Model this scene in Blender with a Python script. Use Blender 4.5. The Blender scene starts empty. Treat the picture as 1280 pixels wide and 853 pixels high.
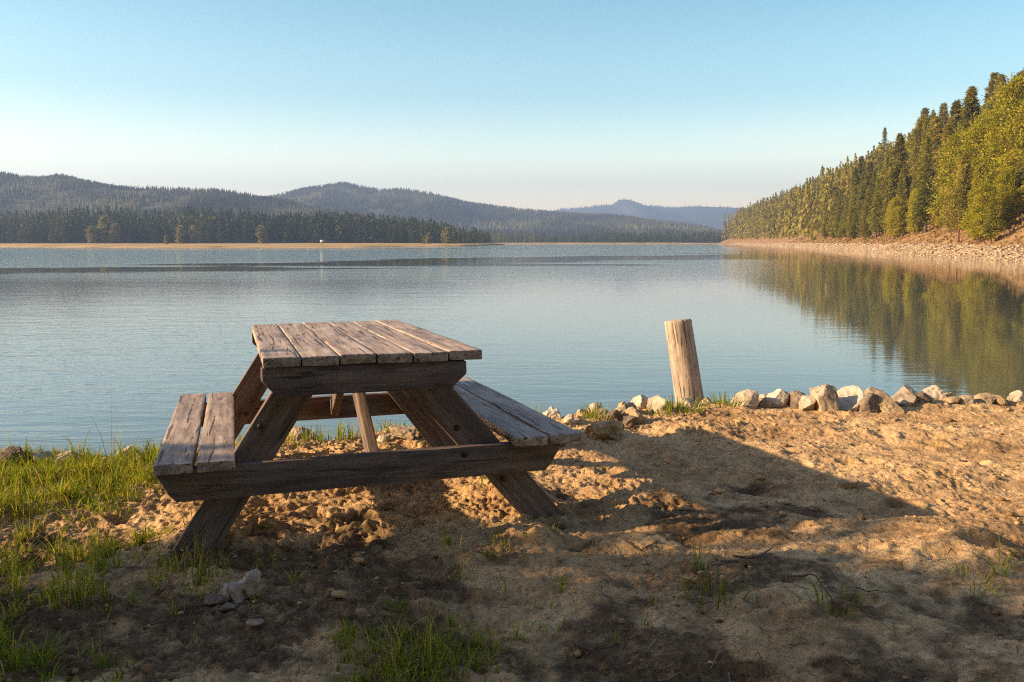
import bpy, bmesh, math, random
import numpy as np
from mathutils import Vector, Matrix

S = bpy.context.scene
COL = S.collection
RNG = np.random.default_rng(7)
R_ = math.radians
CAM_H = 1.237
WATER_Z = -0.80
EYE_W = CAM_H - WATER_Z          # eye above the water
FPX = 1075.06                    # focal length in pixels of a 1280 wide picture
HOR = 303.0                      # horizon row
SUN_EL, SUN_DIR = R_(20.5), (0.985, 0.14)   # horizontal direction the light travels

# ------------------------------------------------------------------ noise
def _h(ix, iy, iz, seed):
    n = (ix.astype(np.int64) * 374761393 + iy.astype(np.int64) * 668265263 + iz.astype(np.int64) * 2147483647 + seed * 1274126177) & 0xffffffff
    n = ((n ^ (n >> 13)) * 1274126177) & 0xffffffff
    n = ((n ^ (n >> 16)) * 2246822519) & 0xffffffff
    n = n ^ (n >> 15)
    return (n & 0xffffff) / float(0xffffff)
def n2(x, y, seed=0):
    x = np.asarray(x, float); y = np.asarray(y, float)
    ix = np.floor(x); iy = np.floor(y); fx = x - ix; fy = y - iy
    ux = fx * fx * fx * (fx * (fx * 6 - 15) + 10); uy = fy * fy * fy * (fy * (fy * 6 - 15) + 10)
    z = np.zeros_like(ix)
    a = _h(ix, iy, z, seed); b = _h(ix + 1, iy, z, seed); c = _h(ix, iy + 1, z, seed); d = _h(ix + 1, iy + 1, z, seed)
    return ((a + (b - a) * ux) + ((c + (d - c) * ux) - (a + (b - a) * ux)) * uy) * 2 - 1
def fbm2(x, y, seed=0, o=4, g=.5, l=2.03):
    s = 0; a = 1; t = 0; x = np.asarray(x, float); y = np.asarray(y, float)
    for i in range(o):
        s = s + a * n2(x, y, seed + i * 17); t += a; a *= g
        x, y = x * l * .8 - y * l * .6 + 13.7, x * l * .6 + y * l * .8 - 7.1
    return s / t
def n3(p, seed=0):
    i = np.floor(p); f = p - i; u = f * f * (3 - 2 * f)
    r = 0
    for dx in (0, 1):
        for dy in (0, 1):
            for dz in (0, 1):
                w = (u[:, 0] if dx else 1 - u[:, 0]) * (u[:, 1] if dy else 1 - u[:, 1]) * (u[:, 2] if dz else 1 - u[:, 2])
                r = r + w * _h(i[:, 0] + dx, i[:, 1] + dy, i[:, 2] + dz, seed)
    return r * 2 - 1
def fbm3(p, seed=0, o=3):
    s = 0; a = 1; t = 0
    for k in range(o):
        s = s + a * n3(p, seed + 31 * k); t += a; a *= .5; p = p * 2.1 + 5.3
    return s / t
def sstep(a, b, x):
    t = np.clip((x - a) / (b - a), 0, 1); return t * t * (3 - 2 * t)

# ------------------------------------------------------------------ mesh helpers
def mk(name, V, F, mat, parent=None, smooth=False, attrs=None, vecs=None, link=True):
    """V (n,3); F (m,k) array or list of arrays with k of 3 / 4"""
    V = np.asarray(V, np.float32)
    Fs = F if isinstance(F, list) else [F]
    me = bpy.data.meshes.new(name)
    me.vertices.add(len(V)); me.vertices.foreach_set('co', V.ravel())
    loops = np.concatenate([f.ravel() for f in Fs]).astype(np.int32)
    tot = np.concatenate([np.full(len(f), f.shape[1], np.int32) for f in Fs])
    start = np.concatenate([[0], np.cumsum(tot)[:-1]]).astype(np.int32)
    me.loops.add(len(loops)); me.loops.foreach_set('vertex_index', loops)
    me.polygons.add(len(tot)); me.polygons.foreach_set('loop_start', start); me.polygons.foreach_set('loop_total', tot)
    for k, a in (attrs or {}).items():
        at = me.attributes.new(k, 'FLOAT', 'POINT'); at.data.foreach_set('value', np.asarray(a, np.float32).ravel())
    for k, a in (vecs or {}).items():
        at = me.attributes.new(k, 'FLOAT_VECTOR', 'POINT'); at.data.foreach_set('vector', np.asarray(a, np.float32).ravel())
    me.update(calc_edges=True)
    if smooth: me.polygons.foreach_set('use_smooth', np.ones(len(tot), bool))
    me.validate()
    for m in (mat if isinstance(mat, (list, tuple)) else [mat]): me.materials.append(m)
    o = bpy.data.objects.new(name, me)
    if link: COL.objects.link(o)
    if parent: o.parent = parent
    return o
def tag(o, label=None, cat=None, group=None, kind=None):
    if label: o['label'] = label
    if cat: o['category'] = cat
    if group: o['group'] = group
    if kind: o['kind'] = kind
    return o
def empty(name, loc=(0, 0, 0), rz=0, label=None, cat=None, group=None):
    o = bpy.data.objects.new(name, None); COL.objects.link(o); o.location = loc; o.rotation_euler = (0, 0, rz)
    o.empty_display_size = .2
    return tag(o, label, cat, group)
def ring_tube(P, rad, k=8, cap=True):
    """tube round a polyline; returns V, F(quads), F(tris)"""
    P = np.asarray(P, float); n = len(P); rad = np.broadcast_to(rad, n)
    T = np.gradient(P, axis=0); T /= np.linalg.norm(T, axis=1)[:, None] + 1e-9
    ref = np.array([0.31, 0.2, 1.0]) if abs(T[0, 2]) < .8 else np.array([1.0, .13, 0.1])
    A = np.cross(T, ref); A /= np.linalg.norm(A, axis=1)[:, None]; B = np.cross(T, A)
    th = np.arange(k) / k * 2 * np.pi
    V = P[:, None, :] + rad[:, None, None] * (np.cos(th)[None, :, None] * A[:, None, :] + np.sin(th)[None, :, None] * B[:, None, :])
    V = V.reshape(-1, 3)
    i = np.arange(n - 1)[:, None] * k; j = np.arange(k)[None, :]; j2 = (j + 1) % k
    Q = np.stack([i + j, i + j2, i + k + j2, i + k + j], -1).reshape(-1, 4)
    Tt = np.zeros((0, 3), int)
    if cap:
        V = np.vstack([V, P[:1], P[-1:]]); a = len(V) - 2; b = len(V) - 1; jj = np.arange(k); j3 = (jj + 1) % k
        Tt = np.vstack([np.stack([np.full(k, a), j3, jj], -1), np.stack([np.full(k, b), (n - 1) * k + jj, (n - 1) * k + j3], -1)])
    return V, Q, Tt
class Bag:
    def __init__(s): s.V = []; s.Q = []; s.T = []; s.A = []; s.n = 0
    def add(s, V, Q=None, T=None, a=0.):
        V = np.asarray(V, float)
        if Q is not None and len(Q): s.Q.append(np.asarray(Q) + s.n)
        if T is not None and len(T): s.T.append(np.asarray(T) + s.n)
        s.V.append(V); s.A.append(np.broadcast_to(np.asarray(a, float), len(V)) if np.ndim(a) < 2 else a); s.n += len(V)
    def data(s):
        F = []
        if s.Q: F.append(np.vstack(s.Q))
        if s.T: F.append(np.vstack(s.T))
        return np.vstack(s.V), F, np.concatenate(s.A)
    def build(s, name, mat, parent=None, smooth=False, link=True):
        V, F, A = s.data()
        return mk(name, V, F, mat, parent, smooth, {'tint': A}, link=link)

def many(bag, V0, F0, pos, scl, rot, tint):
    n = len(pos); m = len(V0); c, s = np.cos(rot), np.sin(rot)
    V = V0[None] * scl[:, None, :] if scl.ndim == 2 else V0[None] * scl[:, None, None]
    X = V[..., 0] * c[:, None] - V[..., 1] * s[:, None]; Y = V[..., 0] * s[:, None] + V[..., 1] * c[:, None]
    P = np.stack([X, Y, V[..., 2]], -1) + pos[:, None, :]
    F = (F0[None] + (np.arange(n) * m)[:, None, None]).reshape(-1, F0.shape[1])
    (bag.add(P.reshape(-1, 3), F, None, tint) if F0.shape[1] == 4 else bag.add(P.reshape(-1, 3), None, F, tint))
# ------------------------------------------------------------------ node helpers
def newmat(name):
    m = bpy.data.materials.new(name); m.use_nodes = True; nt = m.node_tree; nt.nodes.clear()
    return m, nt
def nd(nt, typ, ins=None, **kw):
    n = nt.nodes.new(typ)
    for k, v in kw.items(): setattr(n, k, v)
    for k, v in (ins or {}).items():
        if isinstance(v, bpy.types.NodeSocket): nt.links.new(v, n.inputs[k])
        else: n.inputs[k].default_value = v
    return n
def ramp(nt, fac, stops, interp='LINEAR'):
    r = nt.nodes.new('ShaderNodeValToRGB'); nt.links.new(fac, r.inputs[0]); r.color_ramp.interpolation = interp
    el = r.color_ramp.elements
    while len(el) < len(stops): el.new(.5)
    for e, (p, c) in zip(el, stops):
        e.position = p; e.color = (*c, 1) if len(c) == 3 else c
    return r.outputs[0]
def math_(nt, op, a, b=None, clamp=False):
    n = nt.nodes.new('ShaderNodeMath'); n.operation = op; n.use_clamp = clamp
    for i, v in enumerate((a, b)):
        if v is None: continue
        if isinstance(v, bpy.types.NodeSocket): nt.links.new(v, n.inputs[i])
        else: n.inputs[i].default_value = v
    return n.outputs[0]
def mixc(nt, fac, a, b, blend='MIX'):
    n = nt.nodes.new('ShaderNodeMix'); n.data_type = 'RGBA'; n.blend_type = blend
    for i, v in ((0, fac), (6, a), (7, b)):
        if isinstance(v, bpy.types.NodeSocket): nt.links.new(v, n.inputs[i])
        else: n.inputs[i].default_value = (*v, 1) if isinstance(v, tuple) and len(v) == 3 else v
    return n.outputs[2]
def mapping(nt, vec, scale=(1, 1, 1), loc=(0, 0, 0), rot=(0, 0, 0)):
    return nd(nt, 'ShaderNodeMapping', {0: vec, 1: loc, 2: rot, 3: scale}).outputs[0]
def noise(nt, vec, scale, detail=4, rough=.55, out=0, dist=0):
    return nd(nt, 'ShaderNodeTexNoise', {'Vector': vec, 'Scale': scale, 'Detail': detail, 'Roughness': rough, 'Distortion': dist}).outputs[out]
def finish(nt, sh):
    o = nt.nodes.new('ShaderNodeOutputMaterial'); nt.links.new(sh, o.inputs[0])
def bsdf(nt, color, rough=.8, normal=None, spec=.3, **kw):
    ins = {'Base Color': color if isinstance(color, bpy.types.NodeSocket) else (*color, 1), 'Roughness': rough, 'Specular IOR Level': spec}
    if normal is not None: ins['Normal'] = normal
    ins.update(kw)
    return nd(nt, 'ShaderNodeBsdfPrincipled', ins).outputs[0]
def bump(nt, h, strength=.5, dist=.01, normal=None):
    ins = {'Height': h, 'Strength': strength, 'Distance': dist}
    if normal is not None: ins['Normal'] = normal
    return nd(nt, 'ShaderNodeBump', ins).outputs[0]
def geo_pos(nt): return nt.nodes.new('ShaderNodeNewGeometry').outputs['Position']
def attr(nt, name, out='Fac'):
    n = nt.nodes.new('ShaderNodeAttribute'); n.attribute_name = name; return n.outputs[out]

# ------------------------------------------------------------------ materials
def mat_wood(name, base, dark, light, cth=.645):
    m, nt = newmat(name)
    g = attr(nt, 'grain', 'Vector')
    gs = mapping(nt, g, (2.2, 42, 42)); gm = mapping(nt, g, (7, 210, 210)); gl = mapping(nt, g, (1.2, 5, 5))
    w1 = noise(nt, gs, 1, 5, .6, dist=.4); w2 = noise(nt, gm, 1, 3, .6); w3 = noise(nt, gl, 1.6, 4, .6)
    c = ramp(nt, w1, [(.28, dark), (.5, base), (.72, light)])
    c = mixc(nt, math_(nt, 'MULTIPLY', w2, .55), c, tuple(x * .55 for x in dark))
    blot = ramp(nt, noise(nt, mapping(nt, g, (3.5, 14, 14), (7, 2, 5)), 1.5, 5, .65), [(.48, (0, 0, 0)), (.66, (.75,) * 3)])
    c = mixc(nt, blot, c, tuple(x * .8 for x in dark))
    grey = ramp(nt, w3, [(.35, (.75, .75, .80)), (.65, (1.12, 1.06, 1.0))])
    c = mixc(nt, 1.0, c, grey, 'MULTIPLY')
    # checks (drying cracks) and knots
    cr = noise(nt, mapping(nt, g, (3.0, 60, 60), (3, 1, 9)), 1, 2, .5, dist=.6)
    crack = ramp(nt, cr, [(.0, (0, 0, 0)), (cth, (0, 0, 0)), (cth + .035, (1, 1, 1))])
    vor = nd(nt, 'ShaderNodeTexVoronoi', {'Vector': mapping(nt, g, (2.4, 7.5, 7.5)), 'Scale': 1.0, 'Randomness': 1.0}).outputs['Distance']
    knot = ramp(nt, vor, [(.05, (1, 1, 1)), (.13, (0, 0, 0))])
    c = mixc(nt, math_(nt, 'MULTIPLY', crack, .75), c, (.025, .018, .016))
    c = mixc(nt, math_(nt, 'MULTIPLY', knot, .6), c, tuple(x * .35 for x in dark))
    h = math_(nt, 'SUBTRACT', math_(nt, 'ADD', math_(nt, 'MULTIPLY', w1, .6), math_(nt, 'MULTIPLY', w2, .4)), math_(nt, 'MULTIPLY', crack, .9))
    finish(nt, bsdf(nt, c, .78, bump(nt, h, .55, .004), .25))
    return m
M = {}
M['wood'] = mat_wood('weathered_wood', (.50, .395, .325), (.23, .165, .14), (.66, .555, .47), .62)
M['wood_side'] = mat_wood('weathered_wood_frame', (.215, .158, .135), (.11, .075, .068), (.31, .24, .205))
M['post'] = mat_wood('post_wood', (.56, .45, .365), (.33, .25, .19), (.68, .58, .48), .60)
def mat_plain(name, col, rough=.8, var=.3, sc=20, bs=.3, bd=.01, spec=.3, metal=0):
    m, nt = newmat(name)
    tc = nt.nodes.new('ShaderNodeTexCoord').outputs['Object']
    v = noise(nt, tc, sc, 5, .6); v2 = noise(nt, tc, sc * .22, 3, .6)
    k = ramp(nt, v, [(.3, (1 - var,) * 3), (.7, (1 + var,) * 3)])
    k2 = ramp(nt, v2, [(.3, (1 - var * .7,) * 3), (.7, (1 + var * .7,) * 3)])
    c = mixc(nt, 1., mixc(nt, 1., col, k, 'MULTIPLY'), k2, 'MULTIPLY')
    finish(nt, bsdf(nt, c, rough, bump(nt, v, bs, bd), spec, Metallic=metal))
    return m
M['bolt'] = mat_plain('rusty_bolt', (.06, .035, .028), .6, .4, 60, .3, .002, metal=.5)
M['driftwood'] = mat_plain('grey_driftwood', (.33, .255, .21), .8, .35, 40, .5, .004)
M['white_board'] = mat_plain('white_board', (.5, .48, .45), .6, .05)
M['darkwood'] = mat_plain('dark_post', (.08, .05, .035), .8)
def mat_rock(name, base, dark, light):
    m, nt = newmat(name)
    tc = nt.nodes.new('ShaderNodeTexCoord').outputs['Object']
    rn = nt.nodes.new('ShaderNodeObjectInfo').outputs['Random']
    off = nd(nt, 'ShaderNodeCombineXYZ', {0: math_(nt, 'MULTIPLY', rn, 37.0), 1: math_(nt, 'MULTIPLY', rn, 91.0), 2: 0.}).outputs[0]
    p = nd(nt, 'ShaderNodeVectorMath', {0: tc, 1: off}, operation='ADD').outputs[0]
    a = noise(nt, p, 9, 6, .62); b = noise(nt, p, 38, 5, .65); d = noise(nt, p, 3.2, 3, .5)
    c = ramp(nt, a, [(.3, dark), (.5, base), (.68, light)])
    c = mixc(nt, ramp(nt, d, [(.5, (0, 0, 0)), (.7, (.55, .55, .55))]), c, (.30, .20, .115))
    c = mixc(nt, ramp(nt, b, [(.55, (0, 0, 0)), (.72, (.6, .6, .6))]), c, tuple(x * .6 for x in dark))
    h = math_(nt, 'ADD', math_(nt, 'MULTIPLY', a, .7), math_(nt, 'MULTIPLY', b, .3))
    finish(nt, bsdf(nt, c, .85, bump(nt, h, .7, .02), .25))
    return m
M['rock'] = mat_rock('pale_rock', (.36, .285, .205), (.17, .125, .09), (.50, .42, .33))
M['rock_white'] = mat_rock('white_rock', (.48, .40, .31), (.27, .21, .155), (.60, .53, .44))
M['rock_dark'] = mat_rock('dark_rock', (.15, .11, .082), (.06, .046, .038), (.27, .205, .15))
M['rock_sand'] = mat_rock('sandy_rock', (.36, .25, .14), (.20, .135, .075), (.45, .34, .21))

def mat_leaf(name, c0, c1, c2, trans=.35, rough=.6, objrand=.35, tints=1.0):
    """colour runs c0..c2 with the per-face tint attribute and the object's own random value"""
    m, nt = newmat(name)
    t = attr(nt, 'tint'); rn = nt.nodes.new('ShaderNodeObjectInfo').outputs['Random']
    f = math_(nt, 'ADD', math_(nt, 'MULTIPLY', t, tints), math_(nt, 'MULTIPLY', math_(nt, 'SUBTRACT', rn, .5), objrand), True)
    c = ramp(nt, f, [(0., c0), (.5, c1), (1., c2)])
    d = nd(nt, 'ShaderNodeBsdfDiffuse', {0: c}).outputs[0]
    tr = nd(nt, 'ShaderNodeBsdfTranslucent', {0: mixc(nt, 1., c, (1.25, 1.15, .55), 'MULTIPLY')}).outputs[0]
    gl = nd(nt, 'ShaderNodeBsdfGlossy', {0: (.6, .6, .55, 1), 'Roughness': .45}).outputs[0]
    a = nd(nt, 'ShaderNodeMixShader', {0: trans, 1: d, 2: tr}).outputs[0]
    finish(nt, nd(nt, 'ShaderNodeMixShader', {0: .012, 1: a, 2: gl}).outputs[0])
    return m
M['needle'] = mat_leaf('conifer_needles', (.06, .07, .013), (.21, .20, .03), (.37, .31, .045), .36)
M['pine'] = mat_leaf('pine_needles', (.07, .068, .016), (.22, .19, .035), (.36, .28, .052), .36)
M['gold'] = mat_leaf('yellow_green_leaves', (.17, .17, .012), (.34, .305, .022), (.45, .39, .034), .44)
M['rust'] = mat_leaf('russet_needles', (.10, .065, .025), (.19, .125, .045), (.28, .19, .07), .25)
M['far_needle'] = mat_leaf('far_wood_leaves', (.016, .023, .013), (.050, .062, .022), (.20, .18, .05), .2)
M['hill_needle'] = mat_leaf('hill_wood_leaves', (.034, .036, .026), (.095, .095, .058), (.24, .225, .085), .2)
M['pale_leaf'] = mat_leaf('pale_spring_leaves', (.10, .10, .035), (.19, .17, .06), (.28, .24, .10), .3)
M['bush'] = mat_leaf('bush_leaves', (.02, .04, .01), (.05, .08, .02), (.10, .13, .03), .25)
M['grass'] = mat_leaf('grass_blades', (.08, .13, .010), (.22, .275, .018), (.44, .33, .11), .42, objrand=.0)
M['straw'] = mat_leaf('dry_straw', (.10, .06, .03), (.24, .155, .07), (.40, .28, .13), .15, objrand=.1)
M['bark'] = mat_plain('bark', (.105, .065, .043), .9, .4, 6, .6, .05)
M['bark_red'] = mat_plain('reddish_bark', (.17, .085, .045), .9, .4, 6, .6, .05)
M['twig'] = mat_plain('twig_bark', (.075, .045, .03), .85, .4, 80, .4, .002)

def mat_ground():
    m, nt = newmat('sandy_soil')
    p = geo_pos(nt)
    a = noise(nt, p, 1.1, 6, .6, dist=.5); b = noise(nt, p, 7, 6, .65); c_ = noise(nt, p, 46, 5, .7); d = noise(nt, p, 160, 3, .7)
    c = ramp(nt, a, [(.32, (.33, .195, .09)), (.5, (.57, .355, .175)), (.66, (.71, .48, .25))])
    c = mixc(nt, ramp(nt, b, [(.36, (.6,) * 3), (.5, (0, 0, 0))]), c, (.20, .115, .058))
    c = mixc(nt, ramp(nt, c_, [(.34, (.6, .6, .6)), (.46, (0, 0, 0))]), c, (.14, .08, .042))
    c = mixc(nt, ramp(nt, d, [(.58, (0, 0, 0)), (.75, (.5, .5, .5))]), c, (.60, .46, .28))
    soil = attr(nt, 'soil')  # dark soil, with the foreground shade painted into the same mask
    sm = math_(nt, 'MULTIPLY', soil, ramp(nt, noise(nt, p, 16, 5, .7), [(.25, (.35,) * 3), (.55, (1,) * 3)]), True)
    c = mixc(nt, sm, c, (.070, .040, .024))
    h = math_(nt, 'ADD', math_(nt, 'MULTIPLY', b, .5), math_(nt, 'ADD', math_(nt, 'MULTIPLY', c_, .35), math_(nt, 'MULTIPLY', d, .12)))
    finish(nt, bsdf(nt, c, .95, bump(nt, h, 1.0, .035), .1))
    return m
M['ground'] = mat_ground()
def mat_earth(name, stops, sc, b=.6, bd=.5):
    m, nt = newmat(name)
    p = geo_pos(nt); a = noise(nt, p, sc, 7, .62)
    c = ramp(nt, a, stops)
    finish(nt, bsdf(nt, c, .95, bump(nt, a, b, bd), .1))
    return m
M['bank'] = mat_earth('forest_floor', [(.3, (.13, .075, .035)), (.5, (.27, .155, .075)), (.7, (.36, .235, .12))], .35)
M['hill'] = mat_earth('hill_soil', [(.35, (.045, .045, .022)), (.55, (.085, .075, .04)), (.72, (.16, .13, .07))], .012, .3, 3)
M['hill_far'] = mat_earth('far_hill_soil', [(.35, (.035, .042, .026)), (.55, (.055, .06, .035)), (.72, (.08, .08, .05))], .008, .6, 12)
M['sandbar'] = mat_earth('sandbar_grass', [(.33, (.19, .13, .045)), (.5, (.40, .26, .115)), (.68, (.52, .34, .19))], .06)

def mat_water():
    m, nt = newmat('lake_water')
    p = geo_pos(nt)
    sx = nd(nt, 'ShaderNodeSeparateXYZ', {0: p}); X, Y = sx.outputs[0], sx.outputs[1]
    # wind: smooth bands lying across the lake, sheltered water under the wooded shore
    wob = noise(nt, mapping(nt, p, (.012, .05, 1), (3.1, 1.7, 0), (0, 0, R_(6))), 1, 4, .6, dist=.4)
    mid = math_(nt, 'MAXIMUM', math_(nt, 'ADD', math_(nt, 'MULTIPLY', X, 1.1), 100.0), 40.0)      # the smooth lane runs obliquely over the lake
    u = math_(nt, 'DIVIDE', math_(nt, 'ABSOLUTE', math_(nt, 'SUBTRACT', Y, mid)), math_(nt, 'MULTIPLY', mid, .30))
    u = math_(nt, 'ADD', u, math_(nt, 'MULTIPLY', math_(nt, 'SUBTRACT', wob, .5), 4.5))
    lane = ramp(nt, u, [(.42, (.008,) * 3), (.85, (1,) * 3)])
    st = noise(nt, mapping(nt, p, (.004, .035, 1), (8, 2, 0)), 1, 3, .5, dist=.3)
    farw = ramp(nt, st, [(.36, (.03,) * 3), (.45, (.9,) * 3)])
    near = nd(nt, 'ShaderNodeMapRange', {0: Y, 1: 6.0, 2: 26.0, 3: .8, 4: .21}).outputs[0]
    dist_ = nd(nt, 'ShaderNodeMapRange', {0: Y, 1: 44.0, 2: 105.0, 3: 0.0, 4: 1.0}).outputs[0]
    wind = math_(nt, 'ADD', near, math_(nt, 'MULTIPLY', dist_, math_(nt, 'MULTIPLY', farw, 2.6)))
    wind = math_(nt, 'MULTIPLY', wind, lane)
    shore = math_(nt, 'SUBTRACT', X, math_(nt, 'ADD', math_(nt, 'MULTIPLY', Y, .26), 2.0))
    shelter = nd(nt, 'ShaderNodeMapRange', {0: shore, 1: -14.0, 2: 4.0, 3: 1.0, 4: .05}).outputs[0]
    wind = math_(nt, 'MULTIPLY', wind, shelter)
    r1 = noise(nt, mapping(nt, p, (.9, 2.6, 1), rot=(0, 0, R_(8))), 1.5, 3, .5, dist=.4)
    r2 = noise(nt, mapping(nt, p, (1.2, 3.2, 1), rot=(0, 0, R_(-14))), 4.2, 3, .55, dist=.3)
    r3 = noise(nt, mapping(nt, p, (.35, 1.1, 1), rot=(0, 0, R_(3))), .7, 2, .5)
    h = math_(nt, 'ADD', math_(nt, 'MULTIPLY', r1, .55), math_(nt, 'ADD', math_(nt, 'MULTIPLY', r2, .22), math_(nt, 'MULTIPLY', r3, .8)))
    h = math_(nt, 'MULTIPLY', h, wind)
    nrm = bump(nt, h, 1.0, .034)
    finish(nt, bsdf(nt, (.080, .092, .082), .04, nrm, .5, IOR=1.6))
    return m
M['water'] = mat_water()

# ------------------------------------------------------------------ camera and pixels
pitch = math.atan((426.5 - HOR) / FPX)
cd = bpy.data.cameras.new('camera'); cam = bpy.data.objects.new('camera', cd); COL.objects.link(cam); S.camera = cam
cam.location = (0, 0, CAM_H); cam.rotation_euler = (math.pi / 2 - pitch, 0, 0)
cd.sensor_fit = 'HORIZONTAL'; cd.sensor_width = 36; cd.lens = 36 * FPX / 1280; cd.clip_start = .05; cd.clip_end = 30000
def gp(px, py, z=0.):
    ca, sa = math.cos(pitch), math.sin(pitch); v = py - 426.5
    d = np.array([px - 640, FPX * ca - v * sa, -FPX * sa - v * ca]); k = (z - CAM_H) / d[2]
    return float(k * d[0]), float(k * d[1])

# ------------------------------------------------------------------ the near ground
RIM = np.array([(-60, 2.0), (-20, 3.2), (-8, 4.2), (-4, 4.75), (-3, 4.95), (-2.2, 4.95), (-1.6, 5.25), (-1.1, 5.35), (-.6, 5.8), (.3, 6.1), (1, 6.5), (2, 6.75), (4.1, 6.85), (6, 6.6), (9, 5.5), (14, 3.5), (30, -4), (60, -20)])
def rim_y(x): return np.interp(x, RIM[:, 0], RIM[:, 1]) + .07 * n2(np.asarray(x) * 2.2, np.zeros_like(np.asarray(x, float)) + .5, 5)
_pr = np.random.default_rng(21)
PITS = np.c_[_pr.uniform(-4.5, 5.5, 420), _pr.uniform(1.6, 7.0, 420), _pr.uniform(.03, .095, 420), _pr.uniform(.3, .9, 420)]
def at(px, py, r, h): x, y = gp(px, py); return (x, y, r, h)
BUMPS = [at(676, 690, .055, .055), at(590, 722, .05, .035), at(755, 552, .16, .05), at(430, 725, .10, .03), at(735, 760, .10, .035),
         at(260, 690, .16, .07), at(655, 640, .16, .08), at(300, 668, .2, .04), at(600, 640, .2, .03), at(820, 565, .18, .045),
         at(720, 560, .2, .03), at(1210, 700, .20, .05), at(1000, 540, .25, .05), at(1150, 590, .25, .04), at(870, 545, .25, .035), at(330, 700, .1, .03),
         at(60, 700, .3, -.05), at(715, 695, .05, -.05), at(450, 685, .06, -.05), at(465, 748, .05, -.05), at(400, 655, .1, -.03), at(940, 622, .1, -.05),
         at(860, 690, .08, -.04), at(700, 632, .1, -.06), at(970, 575, .05, .02), at(100, 760, .25, .03), at(1250, 790, .2, -.04)]
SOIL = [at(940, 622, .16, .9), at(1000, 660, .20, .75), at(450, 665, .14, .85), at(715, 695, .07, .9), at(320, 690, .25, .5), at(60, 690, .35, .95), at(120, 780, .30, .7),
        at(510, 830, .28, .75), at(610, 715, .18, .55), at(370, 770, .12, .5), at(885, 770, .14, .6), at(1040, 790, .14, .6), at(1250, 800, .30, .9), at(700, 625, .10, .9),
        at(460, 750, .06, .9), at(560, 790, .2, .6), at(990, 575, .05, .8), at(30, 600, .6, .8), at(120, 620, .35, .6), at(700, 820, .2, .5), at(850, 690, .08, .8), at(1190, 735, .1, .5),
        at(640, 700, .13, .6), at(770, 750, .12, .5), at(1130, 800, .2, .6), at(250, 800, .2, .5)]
def ground_z(x, y, detail=True):
    x = np.asarray(x, float); y = np.asarray(y, float)
    ry = rim_y(x); t = y - ry
    z = .035 - .012 * (y - 4.1) + .02 * sstep(1.5, 4, x) * sstep(4, 6, y)
    near = 1 - sstep(12, 25, np.hypot(x, y - 4))
    z = z + .045 * fbm2(x * .75, y * .9, 3, 3) * (.3 + .7 * near)
    z = z + sstep(8, 40, -y) * 1.5 + 0.02 * np.abs(x) * sstep(6, 30, np.abs(x))
    z = z + .030 * fbm2(x * 1.1 + .3 * y, y * 3.4, 131, 3) * sstep(.3, 1.6, x) * near
    if detail:
        n1 = fbm2(x * 3.6 + .6 * n2(x * 2, y * 2, 9), y * 4.6, 11, 3)
        z = z + .022 * n1
        rdg = 1 - np.abs(fbm2(x * 5.0, y * 7.5, 44, 3)) * 2.6
        z = z + .008 * np.clip(rdg, -1, 1) * near
        z = z + .008 * fbm2(x * 15, y * 22, 23, 3) + .007 * np.abs(fbm2(x * 44, y * 52, 31, 2)) + .0034 * fbm2(x * 120, y * 120, 77, 2)
        rough = np.clip(sstep(1.4, -.3, x - .35 * (y - 3.2)) * (.45 + .55 * sstep(-.3, .3, fbm2(x * 1.9, y * 2.3, 61, 3))) + .35 * sstep(.05, .4, fbm2(x * 1.5, y * 2.4, 63, 3)), 0, 1) * near
        wx_ = x + .03 * n2(x * 11, y * 11, 161); wy_ = y + .03 * n2(x * 11 + 9, y * 11, 163)
        bil = 1 - np.abs(n2(wx_ * 19, wy_ * 22, 91)) * 2.0; bil2 = 1 - np.abs(n2(wx_ * 43, wy_ * 47, 95)) * 2.0
        z = z + rough * (.013 * bil * sstep(-.2, .3, n2(x * 6, y * 7, 97)) + .0075 * bil2 + .010 * fbm2(x * 9, y * 11, 99, 2))
        z = z + (.0018 + .003 * sstep(.8, -.5, x)) * np.clip(bil2, -.5, 1) * near
        for px, py, r, k in PITS:
            s = np.abs(x - px) < 2.2 * r
            s &= np.abs(y - py) < 2.2 * r
            if not s.any(): continue
            d = np.hypot((x[s] - px), (y[s] - py) * 1.15) / r
            z[s] += k * r * .34 * (-np.exp(-(d / .75) ** 4) + .55 * np.exp(-((d - 1.15) / .32) ** 2))
    for px, py, r, h in BUMPS:
        d2 = ((x - px) ** 2 + ((y - py) * .9) ** 2) / r ** 2
        z = z + h * np.exp(-d2)
    b = sstep(-.25, .15, t)
    z = z * (1 - .6 * b) - .06 * b - np.clip(t + .05, 0, 3.2) * .62
    return z
def gz(x, y):
    return float(ground_z(np.array([x]), np.array([y]))[0])
def axis(pts):
    out = []
    for a, b, s in pts: out.append(np.arange(a, b, s))
    return np.concatenate(out)
def geo(a, b, s0, g):
    o = [a]; s = s0
    while o[-1] < b: s *= g; o.append(o[-1] + s)
    return np.array(o)
xs = np.concatenate([-geo(4.6, 90, .011, 1.16)[::-1], np.arange(-4.59, -3.0, .0105), np.arange(-3.0, 3.2, .0075), np.arange(3.2, 5.3, .0105), geo(5.3, 90, .011, 1.16)])
ys = np.concatenate([-geo(-1.9, 80, .010, 1.15)[::-1], np.arange(1.91, 3.9, .0062), np.arange(3.9, 5.2, .0085), np.arange(5.2, 7.4, .011), geo(7.4, 13, .012, 1.22)])
GX, GY = np.meshgrid(xs, ys)
GZ = ground_z(GX.ravel(), GY.ravel())
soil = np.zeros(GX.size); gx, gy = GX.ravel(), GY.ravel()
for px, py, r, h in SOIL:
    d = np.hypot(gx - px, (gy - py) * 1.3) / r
    soil = np.maximum(soil, h * np.exp(-(d ** 2)))
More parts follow.
